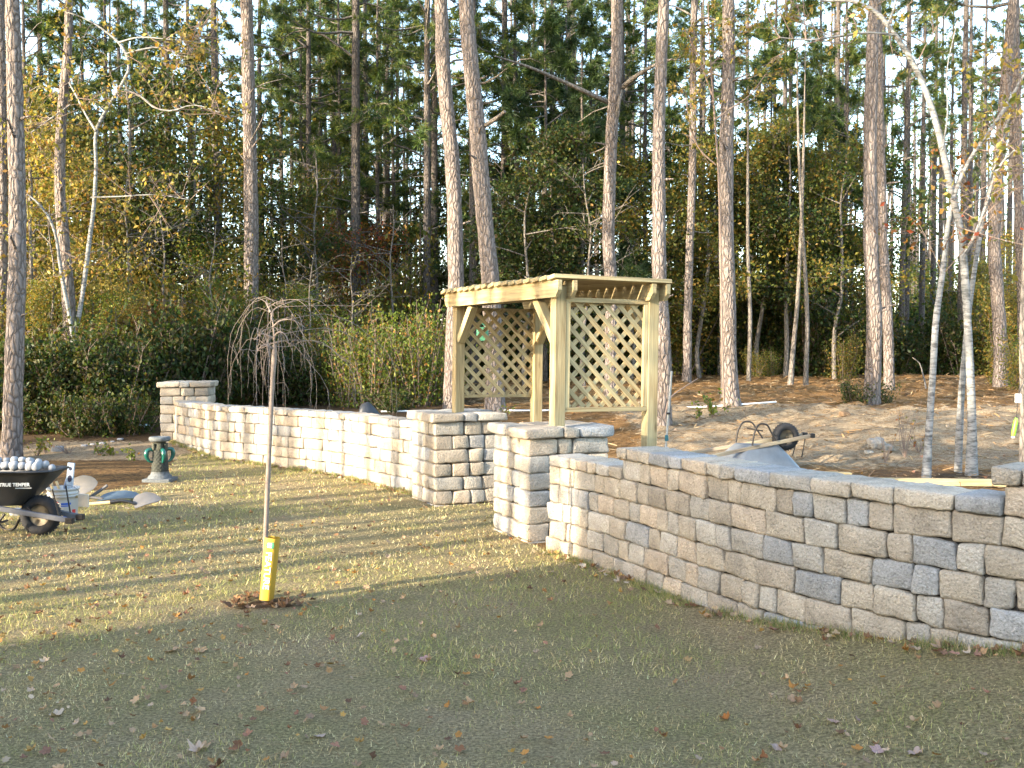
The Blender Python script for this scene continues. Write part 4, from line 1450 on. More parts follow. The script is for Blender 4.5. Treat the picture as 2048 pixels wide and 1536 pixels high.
def fan(mb, ringp, flip=False):
    k = len(ringp)
    v = np.concatenate([ringp, ringp.mean(0)[None]])
    t = np.stack([np.arange(k), np.roll(np.arange(k), -1), np.full(k, k)], -1)
    mb.add(v, t[:, ::-1] if flip else t)


def wheelbarrow(label, tray_mat, rail_mat, wr=.17, ww=.085):
    root = empty('wheelbarrow')
    tag(root, label, 'wheelbarrow')
    lev = np.linspace(0, 1, 7)
    def rings(th):
        R = []
        for t in lev:
            s = t ** .85
            R.append(taper(ring_rr(-.62 - .26 * s + th, -.13 + .30 * s ** 1.1 - th, .20 + .14 * s - th, .09 + .05 * t, .275 + .30 * t + (th if t < .01 else 0), 7)))
        return R
    def taper(p):
        x0, x1 = p[:, 0].min(), p[:, 0].max()
        p = p.copy(); p[:, 1] *= 1 - .35 * (p[:, 0] - x0) / (x1 - x0)
        return p
    mb = MB()
    o, i = rings(0), rings(.008)
    rim = [ring_rr(-.88 - .022, (.17 + .022), .34 + .022, .15, .572, 7), ring_rr(-.88 - .022, (.17 + .022), .34 + .022, .15, .584, 7), ring_rr(-.88, .17, .34, .14, .588, 7)]
    rim = [taper(q_) for q_ in rim]
    loft(mb, o + rim)
    loft(mb, i, True); fan(mb, o[0], True); fan(mb, i[0])
    loft(mb, [i[-1], rim[-1]], True)
    mb.build('tray', tray_mat, root)
    for s in (-1, 1):
        mb = MB()
        pa = np.array([-1.42, s * .30, .47]); pc = np.array([.31, s * .095, .145]); pb = pa * .44 + pc * .56
        beam(mb, pa, pb + (pb - pa) * .02, .038, .045, r=.008)
        beam(mb, pb, pc, .038, .045, r=.008)
        rail = mb.build('rail', rail_mat, root, False)
        mb = MB(); V, Q = rbox(.07, .05, .055, .008); mb.add(V + pc, Q); mb.build('end_bracket', STEELD, rail, False)
        mb = MB()
        leg = [np.array([-.22, s * .185, .21]), np.array([-.30, s * .20, .10]), np.array([-.37, s * .215, .012]), np.array([-.47, s * .225, .012]), np.array([-.53, s * .235, .10]), np.array([-.56, s * .24, .275])]
        tube(mb, smooth_path(leg, 26), .0115, 8)
        mb.build('leg', STEELD, root)
        mb = MB(); beam(mb, (-.06, s * .11, .265), (.02, s * .105, .17), .025, .008); mb.build('axle_bracket', STEELD, root, False)
        mb = MB(); beam(mb, (.22, s * .1, .17), (.17, s * .12, .42), .012, .012)
        mb.build('tray_strut', STEELD, root, False)
    mb = MB(); tube(mb, [(-.42, -.215, .09), (-.42, .215, .09)], .01, 6); mb.build('leg_brace', STEELD, root)
    wh = MB()
    prof = [(wr * .52, -ww * .30), (wr * .66, -ww * .48), (wr * .86, -ww * .5), (wr * .97, -ww * .3), (wr, 0), (wr * .97, ww * .3), (wr * .86, ww * .5), (wr * .66, ww * .48), (wr * .52, ww * .30), (wr * .50, 0), (wr * .52, -ww * .30)]
    lathe(wh, prof, 40, (0, 0, wr), M=rotx(pi / 2))
    for t in range(30):
        a = 2 * pi * t / 30
        V, Q = rbox(.010, ww * .62, .010, .002)
        M = roty(a)
        wh.add((V + [0, 0, wr * .992]) @ M.T + [0, 0, wr], Q)
    w = wh.build('wheel', RUBBER, root)
    hb = MB(); lathe(hb, [(0.0, -.02), (wr * .5, -.022), (wr * .54, -.03), (wr * .54, .03), (wr * .5, .022), (0.0, .02)], 30, (0, 0, wr), M=rotx(pi / 2)); tube(hb, [(0, -.12, wr), (0, .12, wr)], .009, 8)
    hb.build('hub', plain('hub_steel', (.12, .10, .07), .5, .5, .4, .2), w)
    return root


Yb = 8.95
wb1 = wheelbarrow('black plastic wheelbarrow heaped with white stones standing on the lawn', BLACKP, RAILG, .175, .11)
wx = (74 - 1024) / F * Yb
wb1.location = (wx, Yb + .03, 0); wb1.rotation_euler = (0, 0, RAD(-3))
tr_ = [c for c in wb1.children if c.name.startswith('tray')][0]
WLET = plain('white_lettering', (.70, .72, .72), .5, 0, .4, .03)
slope = math.atan2(.14, .30)
t1 = text('lettering', 'TRUE TEMPER', .043, WLET, tr_, (-.115, -.2165, .468), (RAD(107), 0, RAD(6.8)), .001, .18, .95, .0012)
mb = MB(); V, Q = rbox(.135, .002, .0045, .0005); mb.add(V @ rotx(RAD(17)).T @ rotz(RAD(6.8)).T + [-.045, -.1975, .438], Q); mb.build('lettering_underline', WLET, tr_, False)
wb2 = wheelbarrow('grey steel wheelbarrow turned upside down on the sandy dirt', GREYP, RAILW, .172, .11)
Y2 = 12.9
zz2 = float(H((1575 - 1024) / F * Y2, Y2))
wb2.rotation_euler = (pi, RAD(2), RAD(12))
wb2.location = ((1573 - 1024) / F * Y2, Y2, zz2 + .575)

# white stones in the tray
COBBLE = plain('white_stone', (.23, .235, .245), .8, 0, .3, .12, 25, .004)
RC = np.random.default_rng(8)
stones = [(-4, 914, 'cut by the left edge of the photo'), (14, 914, 'first whole one from the left edge'), (29, 913, 'second whole one from the left edge'), (45, 912.5, 'third whole one from the left edge'), (61, 915, 'fourth whole one from the left edge'), (77, 918, 'fifth whole one from the left edge'), (91, 922, 'brightly lit and larger, near the nose'), (103, 928, 'brightly lit, nearest the nose')]
for u, v, ds in stones:
    Ys = Yb + .10
    q = P(u, v + 7, Ys)
    V, Q = rbox(.064, .075, .060, .027, (3, 3, 3))
    V = V * (1 + .10 * sn3(V, 30, int(RC.integers(999))) + .05 * sn3(V, 70, int(RC.integers(999))))[:, None] * RC.uniform(.85, 1.15, 3)
    mb = MB(); mb.add(V, Q)
    o = mb.build('white_stone', COBBLE); o.location = q
    o.rotation_euler = tuple(RC.uniform(-.5, .5, 3))
    tag(o, 'white stone in the black tray, ' + ds, 'stone', 'white stones heaped in the wheelbarrow')
for u in (-20, -3, 13, 29, 45, 60, 75):
    q = P(u, 932, Yb + .06)
    V, Q = rbox(.085, .1, .08, .036, (3, 3, 3)); V = V * (1 + .10 * sn3(V, 30, int(RC.integers(999))) + .05 * sn3(V, 70, int(RC.integers(999))))[:, None] * RC.uniform(.85, 1.15, 3)
    mb = MB(); mb.add(V, Q); o = mb.build('white_stone', COBBLE); o.location = q; o.rotation_euler = tuple(RC.uniform(-.5, .5, 3))
    tag(o, 'white stone of the lower layer, half sunk behind the tray rim', 'stone', 'white stones heaped in the wheelbarrow')

# ------------------------------------------------------------------ bucket and tools
BUCK = plain('white_bucket', (.42, .41, .39), .4, 0, .5, .06, 8)
BLUEP = plain('blue_print', (.02, .09, .42), .4, 0, .5, .05)
REDP = plain('red_print', (.5, .03, .03), .4, 0, .5, .05)
bk = G(123, 1046)
bk[1] = 9.75; bk[0] = (123 - 1024) / F * 9.75
BK = empty('bucket', (bk[0], bk[1], 0), (0, 0, RAD(5)))
tag(BK, 'white plastic bucket full of tools behind the wheelbarrow wheel', 'bucket')
mb = MB()
lathe(mb, [(.0, .0), (.118, .0), (.124, .006), (.136, .20), (.137, .235), (.146, .237), (.146, .245), (.139, .247), (.140, .262), (.149, .264), (.149, .272), (.141, .274), (.142, .30), (.150, .302), (.150, .318), (.142, .32), (.137, .318), (.120, .012), (0, .012)], 40)
mb.build('pail', BUCK, BK)
mb = MB(); tube(mb, smooth_path([(-.146, 0, .268), (-.155, -.06, .30), (-.12, -.12, .345), (0, -.16, .36), (.12, -.12, .345), (.155, -.06, .30), (.146, 0, .268)], 40), .0022, 6); mb.build('handle', RAILG, BK)


def patch(mb, r0, z0, z1, a0, a1, k=10):
    a = np.radians(np.linspace(a0, a1, k))
    v = np.concatenate([np.c_[(r0 + z0 * .06) * np.cos(a), (r0 + z0 * .06) * np.sin(a), np.full(k, z0)], np.c_[(r0 + z1 * .06) * np.cos(a), (r0 + z1 * .06) * np.sin(a), np.full(k, z1)]])
    i = np.arange(k - 1)
    mb.add(v, np.stack([i, i + 1, i + 1 + k, i + k], -1))


mb = MB(); patch(mb, .1255, .165, .185, -80, -42); patch(mb, .1255, .150, .160, -80, -48); patch(mb, .1255, .05, .10, -72, -45); mb.build('print', BLUEP, BK)
mb = MB(); patch(mb, .1256, .06, .115, -36, -18); patch(mb, .1256, .19, .197, -95, -88); mb.build('print', REDP, BK)
ALU = plain('blue_grey_level', (.33, .42, .52), .4, .3, .5, .06)
DARKV = plain('dark_vial', (.03, .03, .05), .3, 0, .5, .1)
WOODH = plain('handle_wood', (.52, .38, .20), .55, 0, .4, .12, 20)
STEEL = plain('worn_steel', (.105, .10, .097), .8, .1, .5, .2, 8)
BLUEH = plain('blue_grip', (.12, .17, .26), .5, 0, .4, .1)


def in_bucket(dx, dy, dz, lx, ly):
    return empty('x', (bk[0] + dx, bk[1] + dy, dz), (ly, lx, 0))


def retag(o, name, label, cat):
    o.name = name; tag(o, label, cat); return o


LV = retag(in_bucket(.055, -.03, .10, RAD(6), RAD(2)), 'spirit_level', 'pale blue spirit level standing upright in the white bucket', 'level')
mb = MB(); V, Q = rbox(.062, .024, .46, .003); mb.add(V + [0, 0, .23], Q); V, Q = rbox(.066, .03, .006, .001)
mb.build('body', ALU, LV, False)
for zz, rr0 in ((.405, .018), (.31, .026), (.205, .015)):
    mb = MB(); lathe(mb, [(0, -.0135), (rr0, -.0135), (rr0, .0135), (0, .0135)], 20, (0, 0, zz), M=rotx(pi / 2) @ np.diag([.8, 1.3 if zz == .31 else 1, 1])); mb.build('vial', DARKV, LV, False)
HM = retag(in_bucket(-.05, -.02, .12, RAD(-8), RAD(4)), 'tool_handle', 'pale wooden tool handle leaning at the left side of the bucket', 'tool')
mb = MB(); tube(mb, [(0, 0, .0), (-.01, 0, .18), (-.012, 0, .32)], [.014, .013, .016], 10); mb.build('shaft', WOODH, HM)
HM = retag(in_bucket(.015, .03, .12, RAD(-22), RAD(-4)), 'tool_handle', 'short wooden handle tilted in the middle of the bucket', 'tool')
mb = MB(); tube(mb, [(0, 0, .0), (.0, 0, .18), (.0, 0, .27)], [.012, .012, .014], 10); mb.build('shaft', WOODH, HM)
HM = retag(in_bucket(-.03, .04, .14, RAD(10), RAD(-2)), 'hand_saw', 'blue gripped hand tool sticking out of the bucket', 'tool')
mb = MB(); tube(mb, smooth_path([(0, 0, 0), (.0, 0, .2), (.012, 0, .28), (.03, 0, .33)], 16), np.r_[np.full(8, .010), np.full(8, .018)], 10, flat=.6); mb.build('grip', BLUEH, HM)
TB = empty('trowel', (bk[0] + .215, bk[1] - .05, .20), (RAD(6), RAD(3), RAD(-6)))
tag(TB, 'square pale float board hung on the right rim of the bucket', 'board')
mb = MB(); V, Q = rbox(.105, .016, .125, .003); mb.add(V, Q); mb.build('board', plain('pale_board', (.50, .45, .38), .8, 0, .2, .1), TB, False)
mb = MB(); beam(mb, (-.09, .012, .03), (.03, .012, .03), .02, .022, r=.004); mb.build('grip', WOODH, TB, False)

# long shovel lying on the lawn
SV = empty('shovel', tuple(G(262, 1018)), (0, 0, RAD(10)))
tag(SV, 'round pointed shovel with wooden shaft lying on the grass', 'shovel')
mb = MB(); tube(mb, [(-1.1, -.03, .02), (-.5, -.01, .055), (-.17, 0, .075)], [.018, .018, .018], 12); mb.build('shaft', WOODH, SV)
mb = MB(); tube(mb, smooth_path([(-.20, 0, .074), (-.08, 0, .085), (-.01, 0, .07), (.05, 0, .045)], 18), np.linspace(.022, .013, 18), 12); mb.build('socket', BLACKP, SV)


def blade(mb, L, W, curl, thick=.004, tilt=0.0):
    n, m = 16, 11
    u = np.linspace(0, 1, n); t = np.linspace(-1, 1, m)
    prof = np.interp(u, [0, .06, .2, .55, .8, .93, 1], [.55, .88, 1, .98, .72, .42, .06])
    X = np.repeat(u[:, None] * L, m, 1); Yy = t[None, :] * prof[:, None] * W / 2
    Z = curl * (t[None, :] * prof[:, None]) ** 2 + .03 * np.sin(u[:, None] * 2.6)
    for s in (0, 1):
        v = np.stack([X, Yy, Z + (thick if s else 0)], -1).reshape(-1, 3)
        idx = np.arange(n * m).reshape(n, m)
        q = np.stack([idx[:-1, :-1], idx[1:, :-1], idx[1:, 1:], idx[:-1, 1:]], -1).reshape(-1, 4)
        v = v @ roty(tilt).T
        mb.add(v, q if s else q[:, ::-1])


mb = MB(); blade(mb, .27, .215, .03)
o = mb.build('blade', STEEL, SV); o.location = (.03, 0, .035); o.rotation_euler = (RAD(28), RAD(-9), RAD(14))
# second shovel: its broad blade stands up behind the bucket
S2 = empty('shovel', (float(P(165, 1000, 10.9)[0]), 10.9, .02), (0, 0, RAD(0)))
tag(S2, 'broad grey shovel blade propped up behind the bucket', 'shovel')
mb = MB(); blade(mb, .26, .22, .03)
o = mb.build('blade', plain('grey_steel', (.105, .10, .093), .8, .05, .4, .12), S2); o.rotation_euler = (RAD(60), RAD(-15), RAD(15)); o.location = (-.10, 0, .12)
mb = MB(); tube(mb, [(.06, .02, .03), (.16, .05, .10), (.24, .07, .16)], [.016, .017, .015], 10); mb.build('socket', STEEL, S2)
S3 = empty('spade', (float(P(196, 1000, 10.9)[0]), 10.9, .01), (0, 0, RAD(4)))
tag(S3, 'flat blue grey spade blade lying on the grass right of the bucket', 'spade')
mb = MB(); blade(mb, .46, .27, .02)
o = mb.build('blade', plain('blue_steel', (.085, .12, .15), .45, .4, .5, .15), S3); o.rotation_euler = (RAD(12), RAD(-2), 0); o.location = (0, 0, .02)
mb = MB(); tube(mb, [(-.10, 0, .06), (.0, 0, .04), (.05, 0, .035)], [.015, .016, .012], 10); mb.build('socket', STEEL, S3)
V, Q = rbox(.13, .13, .085, .04, (3, 3, 3)); V = V * (1 + .08 * sn3(V, 20, 5))[:, None]
mb = MB(); mb.add(V, Q); q = G(6, 1040); o = mb.build('field_stone', COBBLE); o.location = (q[0], q[1] + .3, .03)
tag(o, 'grey rounded stone on the grass behind the wheelbarrow leg', 'stone')

# ------------------------------------------------------------------ pedestal with green scrolls
CONC = plain('pedestal_stone', (.11, .118, .12), .9, 0, .2, .3, 35, .006)
PED_DARK = plain('pedestal_dark', (.045, .048, .04), .9, 0, .2, .45, 45, .008)  # darker, more mottled tone for column, neck and acorns
TEAL = plain('teal_glaze', (.008, .085, .065), .22, 0, .6, .25, 10)
q = G(318, 963)
PD = empty('bird_bath', (q[0], 12.7, 0))
PD.location.x = (318 - 1024) / F * 12.7
tag(PD, 'ornate stone pedestal with teal scrolls at the lawn edge', 'pedestal')
mb = MB()
V, Q = rbox(.34, .34, .05, .012); mb.add(V + [0, 0, .025], Q)
lathe(mb, [(.150, .05), (.140, .075), (.115, .095), (.105, .13), (.110, .135)], 28)
mb.build('base', CONC, PD)
mb = MB()
k, n = 48, 40
zs = np.linspace(.125, .40, n); a = np.arange(k) * 2 * pi / k
A, Z = np.meshgrid(a, zs)
lat_ = np.maximum(np.abs(np.cos(A * 6 + Z * 60)), np.abs(np.cos(A * 6 - Z * 60)))
Rr = np.interp(Z, [.125, .2, .33, .40], [.094, .092, .082, .078]) + .010 * np.clip((lat_ - .75) * 4, 0, 1)
v = np.stack([Rr * np.cos(A), Rr * np.sin(A), Z], -1).reshape(-1, 3)
idx = np.arange(n * k).reshape(n, k); j = np.roll(np.arange(k), -1)
mb.add(v, np.stack([idx[:-1], idx[:-1][:, j], idx[1:][:, j], idx[1:]], -1).reshape(-1, 4))
mb.build('column', PED_DARK, PD)
mb = MB(); lathe(mb, [(.078, .395), (.07, .43), (.062, .48), (.085, .505), (.06, .51)], 28); mb.build('neck', PED_DARK, PD)
for i in range(6):
    t = 2 * pi * i / 6 + .3
    mb = MB(); V, Q = rbox(.05, .03, .085, .014, (2, 2, 2)); mb.add((V + [0, -.085, .44]) @ rotz(t).T, Q, (1.5, 1.4, 1.2)); mb.build('acorn', PED_DARK, PD)
for i in range(4):
    t = 2 * pi * i / 4 + .62
    mb = MB()
    pth = np.array([(.06, 0, .39), (.10, 0, .405), (.15, 0, .395), (.165, 0, .35), (.15, 0, .295), (.115, 0, .255), (.09, 0, .25)])
    sp = smooth_path(pth, 26) @ rotz(t).T
    tube(mb, sp, np.interp(np.linspace(0, 1, 26), [0, .5, 1], [.018, .03, .012]), 10, flat=1.0)
    mb.build('scroll', TEAL, PD)
mb = MB(); lathe(mb, [(.065, .515), (.115, .505), (.128, .52), (.130, .548), (.118, .562), (.085, .562), (.06, .548), (.03, .545), (0, .545)], 36); mb.build('basin', CONC, PD)

# ------------------------------------------------------------------ odds and ends beyond the walls
PVC = plain('white_pipe', (.74, .75, .76), .4, 0, .5, .03)


def on_ground(u, Y, dz=0):
    x = (u - 1024) / F * Y
    return np.array([x, Y, float(H(x, Y)) + dz])


def find(u, v, ys=np.linspace(9, 60, 800)):
    """Where the sight line through a pixel meets the terrain."""
    for Y in ys:
        p = P(u, v, Y)
        if p[2] <= float(H(p[0], p[1])): return p
    return P(u, v, 30)


pl = [find(u, v) for u, v in [(762, 826), (830, 825), (900, 824), (1000, 824), (1080, 824), (1150, 823)]]
mb = MB(); tube(mb, smooth_path([p + [0, 0, .03] for p in pl], 40), .017, 8); tag(mb.build('pipe', PVC, None, True, pl[0]), 'long white plastic pipe on the ground behind the arbor', 'pipe')
pl = [find(u, v) for u, v in [(1160, 821), (1280, 818), (1400, 817), (1480, 812), (1552, 807)]]
mb = MB(); tube(mb, smooth_path([p + [0, 0, .03] for p in pl], 40), .017, 8); tag(mb.build('pipe', PVC, None, True, pl[0]), 'white plastic pipe on the straw running past the stout pine', 'pipe')
# boards stacked behind the right wall
def plank(u0, u1, Y, zt, label, h=.075, w=.09):
    a, b = on_ground(u0, Y), on_ground(u1, Y)
    mb = MB(); c = (a + b) / 2
    beam(mb, a + [0, 0, zt], b + [0, 0, zt], w, h, r=.005)
    tag(mb.build('timber', WOOD, None, False, c), label, 'timber', 'new timbers behind the right wall')


plank(1706, 2075, 11.3, .05, 'long new timber lying on the dirt behind the right wall')
plank(1560, 1704, 11.9, .05, 'short end of new timber lying left of the long timber')
# crumpled black edging behind the long wall
BG_ = plain('black_sheet', (.022, .023, .024), .35, 0, .5, .3, 8)
pb = on_ground(737, 16.2)
pb = np.array([(737 - 1024) / F * 15.9, 15.9, float(H(-2.2, 15.9))])
hz = float(P(737, 803, 15.9)[2])
mb = MB()
nx, ny = 14, 9
X, Y_ = np.meshgrid(np.linspace(-.32, .32, nx), np.linspace(-.18, .18, ny), indexing='ij')
top_ = np.interp(X, [-.32, -.12, 0, .2, .32], [.02, .96, 1.0, .72, .0]) * (1 - (np.abs(Y_) / .18) ** 3) * (hz - pb[2])
top_ = top_ + .025 * sn3(np.stack([X, Y_, X * 0], -1).reshape(-1, 3), 16, 3).reshape(X.shape)
v = np.stack([X, Y_, np.maximum(top_, 0)], -1).reshape(-1, 3)
idx = np.arange(nx * ny).reshape(nx, ny)
mb.add(v, np.stack([idx[:-1, :-1], idx[1:, :-1], idx[1:, 1:], idx[:-1, 1:]], -1).reshape(-1, 4))
o = mb.build('black_sack', BG_); o.location = pb
tag(o, 'crumpled black plastic sack showing above the long wall', 'sack')
# clod of grey dirt
def boulder(name, u, v, size, label, col, seed, cat='clod'):
    p = find(u, v)
    V, Q = rbox(size, size * .8, size * .6, size * .25, (6, 5, 5))
    nn = V / np.linalg.norm(V, axis=1, keepdims=True)
    V = V + nn * (size * .09 * sn3(V / size, 6, seed) + size * .06 * sn3(V / size, 15, seed + 1))[:, None]
    mb = MB(); mb.add(V, Q)
    o = mb.build(name, plain('clod_soil', col, .95, 0, .1, .3, 25, .02), None, True); o.location = p + [0, 0, size * .15]
    tag(o, label, cat)


boulder('dirt_clod', 1752, 893, .26, 'big grey dirt clod on the sand left of the birches', (.26, .235, .20), 1)
boulder('dirt_clod', 1775, 898, .16, 'smaller grey dirt clod against the big clod', (.22, .20, .17), 2)
boulder('dirt_clod', 1690, 833, .20, 'dark clod in the straw left of the thick brown pine', (.12, .08, .05), 3)
boulder('dirt_clod', 1738, 908, .12, 'small pale clod below the big dirt clod', (.33, .29, .23), 4)
# pale block and rubble in the bed at left
p = find(115, 903)
mb = MB(); V, Q = rbox(.17, .1, .085, .01); mb.add(V, Q); o = mb.build('concrete_block', COBBLE, None, False); o.location = p + [0, 0, .04]; o.rotation_euler = (0, 0, .1)
tag(o, 'pale concrete block in the bed right of the thick left pine', 'block')
for i, (u, v, s, lb_) in enumerate([(168, 893, .10, 'first'), (185, 890, .07, 'second'), (205, 888, .09, 'third'), (225, 884, .06, 'fourth'), (240, 880, .10, 'fifth')]):
    p = find(u, v)
    V, Q = rbox(s, s * .8, s * .4, s * .15, (2, 2, 2)); V = V * (1 + .1 * sn3(V, 30, i))[:, None]
    mb = MB(); mb.add(V, Q); o = mb.build('rubble', COBBLE); o.location = p + [0, 0, s * .12]
    tag(o, f'pale rubble lump in the bed, {lb_} from left beyond the concrete block', 'rubble', 'pale rubble in the bed')
p0, p1 = find(276, 857, np.linspace(15, 40, 500)), find(304, 857, np.linspace(15, 40, 500))
mb = MB(); tube(mb, [p0 + [0, 0, .05], (p0 + p1) / 2 + [0, 0, .05], p1 + [0, 0, .05]], .03, 10); tag(mb.build('pipe', plain('teal_pipe', (.45, .62, .60), .4, 0, .5, .1), None, True, p0), 'pale teal pipe end lying left of the far pillar', 'pipe')

# metal stake and leaning stick by the slender pine
MET = plain('galvanised', (.34, .34, .33), .45, .5, .5, .15)
SK = empty('stake', tuple(on_ground(1327, 12.6)))
tag(SK, 'thin metal stake with a wired tag right of the arbor back post', 'stake')
o0 = np.array(SK.location)
b = P(1343, 742, 12.6) - o0; a = np.array([0, 0, -.05])
mb = MB(); tube(mb, [a, (a + b) / 2, b], .014, 8); mb.build('rod', MET, SK)
mb = MB(); V, Q = rbox(.05, .02, .11, .006); mb.add(V + (a + (b - a) * .28) + [.01, -.02, 0], Q); mb.build('label_tag', BUCK, SK, False)
mb = MB(); V, Q = rbox(.045, .02, .07, .006); mb.add(V + (a + (b - a) * .40) + [.0, -.02, 0], Q); mb.build('clip', plain('teal_clip', (.03, .13, .15), .5), SK, False)
mb = MB(); V, Q = rbox(.05, .05, .025, .006); mb.add(V + (a + (b - a) * .62), Q); mb.build('collar', STEELD, SK, False)
mb = MB(); c0, c1 = P(1396, 757, 13.6), P(1338, 800, 13.3)
tube(mb, smooth_path([c0, (c0 * .5 + c1 * .5) + [0, 0, .02], c1, P(1330, 838, 13.2)], 16), np.linspace(.006, .012, 16), 6)
tag(mb.build('fallen_stick', TWIG, None, True, c1), 'bare grey stick slanting past the metal stake', 'stick')
# green bird house on the right leaning pine
BH = empty('bird_house', tuple(P(965, 682, 19.9)), (0, 0, RAD(-20)))
tag(BH, 'small green bird house fixed to the leaning pine behind the lattice', 'bird house')
GRN = plain('green_paint', (.03, .21, .10), .5, 0, .4, .12)
mb = MB(); V, Q = rbox(.19, .15, .27, .006); mb.add(V + [0, 0, .135], Q); mb.build('box', GRN, BH, False)
mb = MB(); beam(mb, (-.14, 0, .25), (.01, 0, .36), .19, .014, (-.6, 0, .8)); beam(mb, (.14, 0, .25), (-.01, 0, .362), .19, .014, (.6, 0, .8)); mb.build('roof', GRN, BH, False)
mb = MB(); lathe(mb, [(0, 0), (.022, 0), (.022, .004), (0, .004)], 16, (0, -.077, .15), M=rotx(pi / 2)); mb.build('entrance_hole', DARKV, BH, False)
# lime green wand and white feeder at the right edge
LIME = plain('lime_plastic', (.22, .62, .035), .4, 0, .5, .05)
LG_ = empty('garden_wand', tuple(P(2026, 872, 10.8)))
tag(LG_, 'lime green grip hanging on a wire at the right edge', 'wand')
o0 = np.array(LG_.location)
mb = MB(); a, b = np.zeros(3), P(2033, 836, 10.8) - o0
tube(mb, [a, a + (b - a) * .25, a + (b - a) * .8, b], [.018, .023, .023, .012], 12); mb.build('grip', LIME, LG_)
mb = MB(); V, Q = rbox(.03, .03, .02, .006); mb.add(V - [0, 0, .012], Q); mb.build('tip', WHITE, LG_, False)
mb = MB(); tube(mb, smooth_path([b, P(2034, 820, 10.8) - o0, P(2038, 790, 10.85) - o0, P(2047, 765, 11.1) - o0, P(2050, 740, 11.4) - o0], 16), .004, 6); mb.build('wire', STEELD, LG_)
FD = empty('bird_feeder', tuple(P(2036, 806, 11.2)))
tag(FD, 'small white feeder box hanging above the lime green grip', 'feeder')
mb = MB(); V, Q = rbox(.05, .05, .10, .008); mb.add(V + [0, 0, .05], Q); mb.build('box', PVC, FD, False)
mb = MB(); tube(mb, smooth_path([(0, 0, .1), (.01, 0, .16), (.06, .08, .24)], 10), .003, 5); mb.build('wire', STEELD, FD)
# leaning dead stick and stray saplings
mb = MB(); tube(mb, smooth_path([find(1852, 780), P(1846, 750, 27), P(1838, 725, 27.2), P(1825, 715, 27.4)], 12), np.linspace(.03, .012, 12), 6)
tag(mb.build('fallen_stick', GREYBARK, None, True, find(1852, 780)), 'pale dead stick leaning in the straw left of the birches', 'stick')


def weed(u, v, h, n, pal, nl, size, label, seed, group='small plants by the walls and in the bed', spread=.4):
    r = np.random.default_rng(seed)
    p = find(u, v)
    root = empty('small_plant', tuple(p)); tag(root, label, 'plant', group)
    wb, lb = MB(), MB(); cen = []
    for i in range(n):
        d = np.array([r.normal() * spread, r.normal() * spread, 1]); d *= h * r.uniform(.6, 1.05) / d[2]
        q = np.linspace(0, 1, 6)[:, None]
        pa = q * d + q ** 2 * r.normal(size=3) * h * .1
        tube(wb, pa - [0, 0, .02], np.linspace(.005, .002, 6), 4, cap=False)
        for j in range(nl):
            s = r.uniform(.2, 1); cen.append(np.array([np.interp(s, q[:, 0], pa[:, a]) for a in range(3)]) + r.normal(size=3) * .03)
    wb.build('stem', TWIG, root)
    if nl:
        leaves(lb, r, np.array(cen), size, pal); lb.build('foliage', LEAF, root, False)


weed(1425, 836, .55, 9, 'lime', 14, .075, 'bright green plant at the left foot of the stout pine', 1)
weed(1398, 838, .3, 6, 'lime', 10, .06, 'low bright plant left of the stout pine plant', 2)
weed(75, 912, .3, 8, 'olive', 9, .05, 'yellowish plant in the bed next to the thick left pine', 3)
weed(92, 908, .25, 7, 'lime', 9, .05, 'green tuft in the bed beside the yellowish plant', 4)
weed(137, 908, .2, 14, 'lime', 0, .05, 'grassy tuft in the bed beyond the concrete block', 5, spread=.7)
weed(200, 910, .2, 7, 'lime', 9, .05, 'small plant in the middle of the bed', 6)
weed(220, 912, .18, 6, 'lime', 7, .06, 'pale leaved plant right of the middle bed plant', 7)
weed(262, 922, .24, 5, 'lime', 12, .045, 'upright leafy plant in the bed nearest the pedestal', 8, spread=.15)
weed(1810, 915, .75, 9, 'rust', 1, .05, 'bare twiggy sapling left of the leftmost birch', 9, spread=.2)
weed(1838, 905, .5, 8, 'rust', 2, .05, 'short twiggy sapling against the leftmost birch', 10, spread=.35)
weed(1770, 925, .5, 7, 'rust', 1, .05, 'thin twiggy sapling behind the long timber', 11, spread=.25)
weed(785, 827, .35, 10, 'dark', 22, .06, 'low leafy plant behind the long wall right of the sack', 12, spread=.6)
weed(1010, 838, .3, 6, 'lime', 8, .05, 'small plant behind the gate pillar of the long wall', 13)

# a pale shed far off between the trunks
SHD = empty('garden_shed', (-21.5, 62, float(H(-21.5, 62))))
tag(SHD, 'pale blue shed glimpsed far off between trunks above the far pillar', 'shed')
mb = MB(); V, Q = rbox(5, 4, 2.6, .02); mb.add(V + [0, 0, 1.3], Q); mb.build('wall', plain('blue_siding', (.28, .36, .46), .8), SHD, False)
mb = MB(); beam(mb, (0, -2.3, 2.55), (0, .02, 3.7), 5.6, .08, (0, -.4, 1)); beam(mb, (0, 2.3, 2.55), (0, -.02, 3.7), 5.6, .08, (0, .4, 1)); mb.build('roof', plain('roof_felt', (.24, .23, .22), .9), SHD, False)

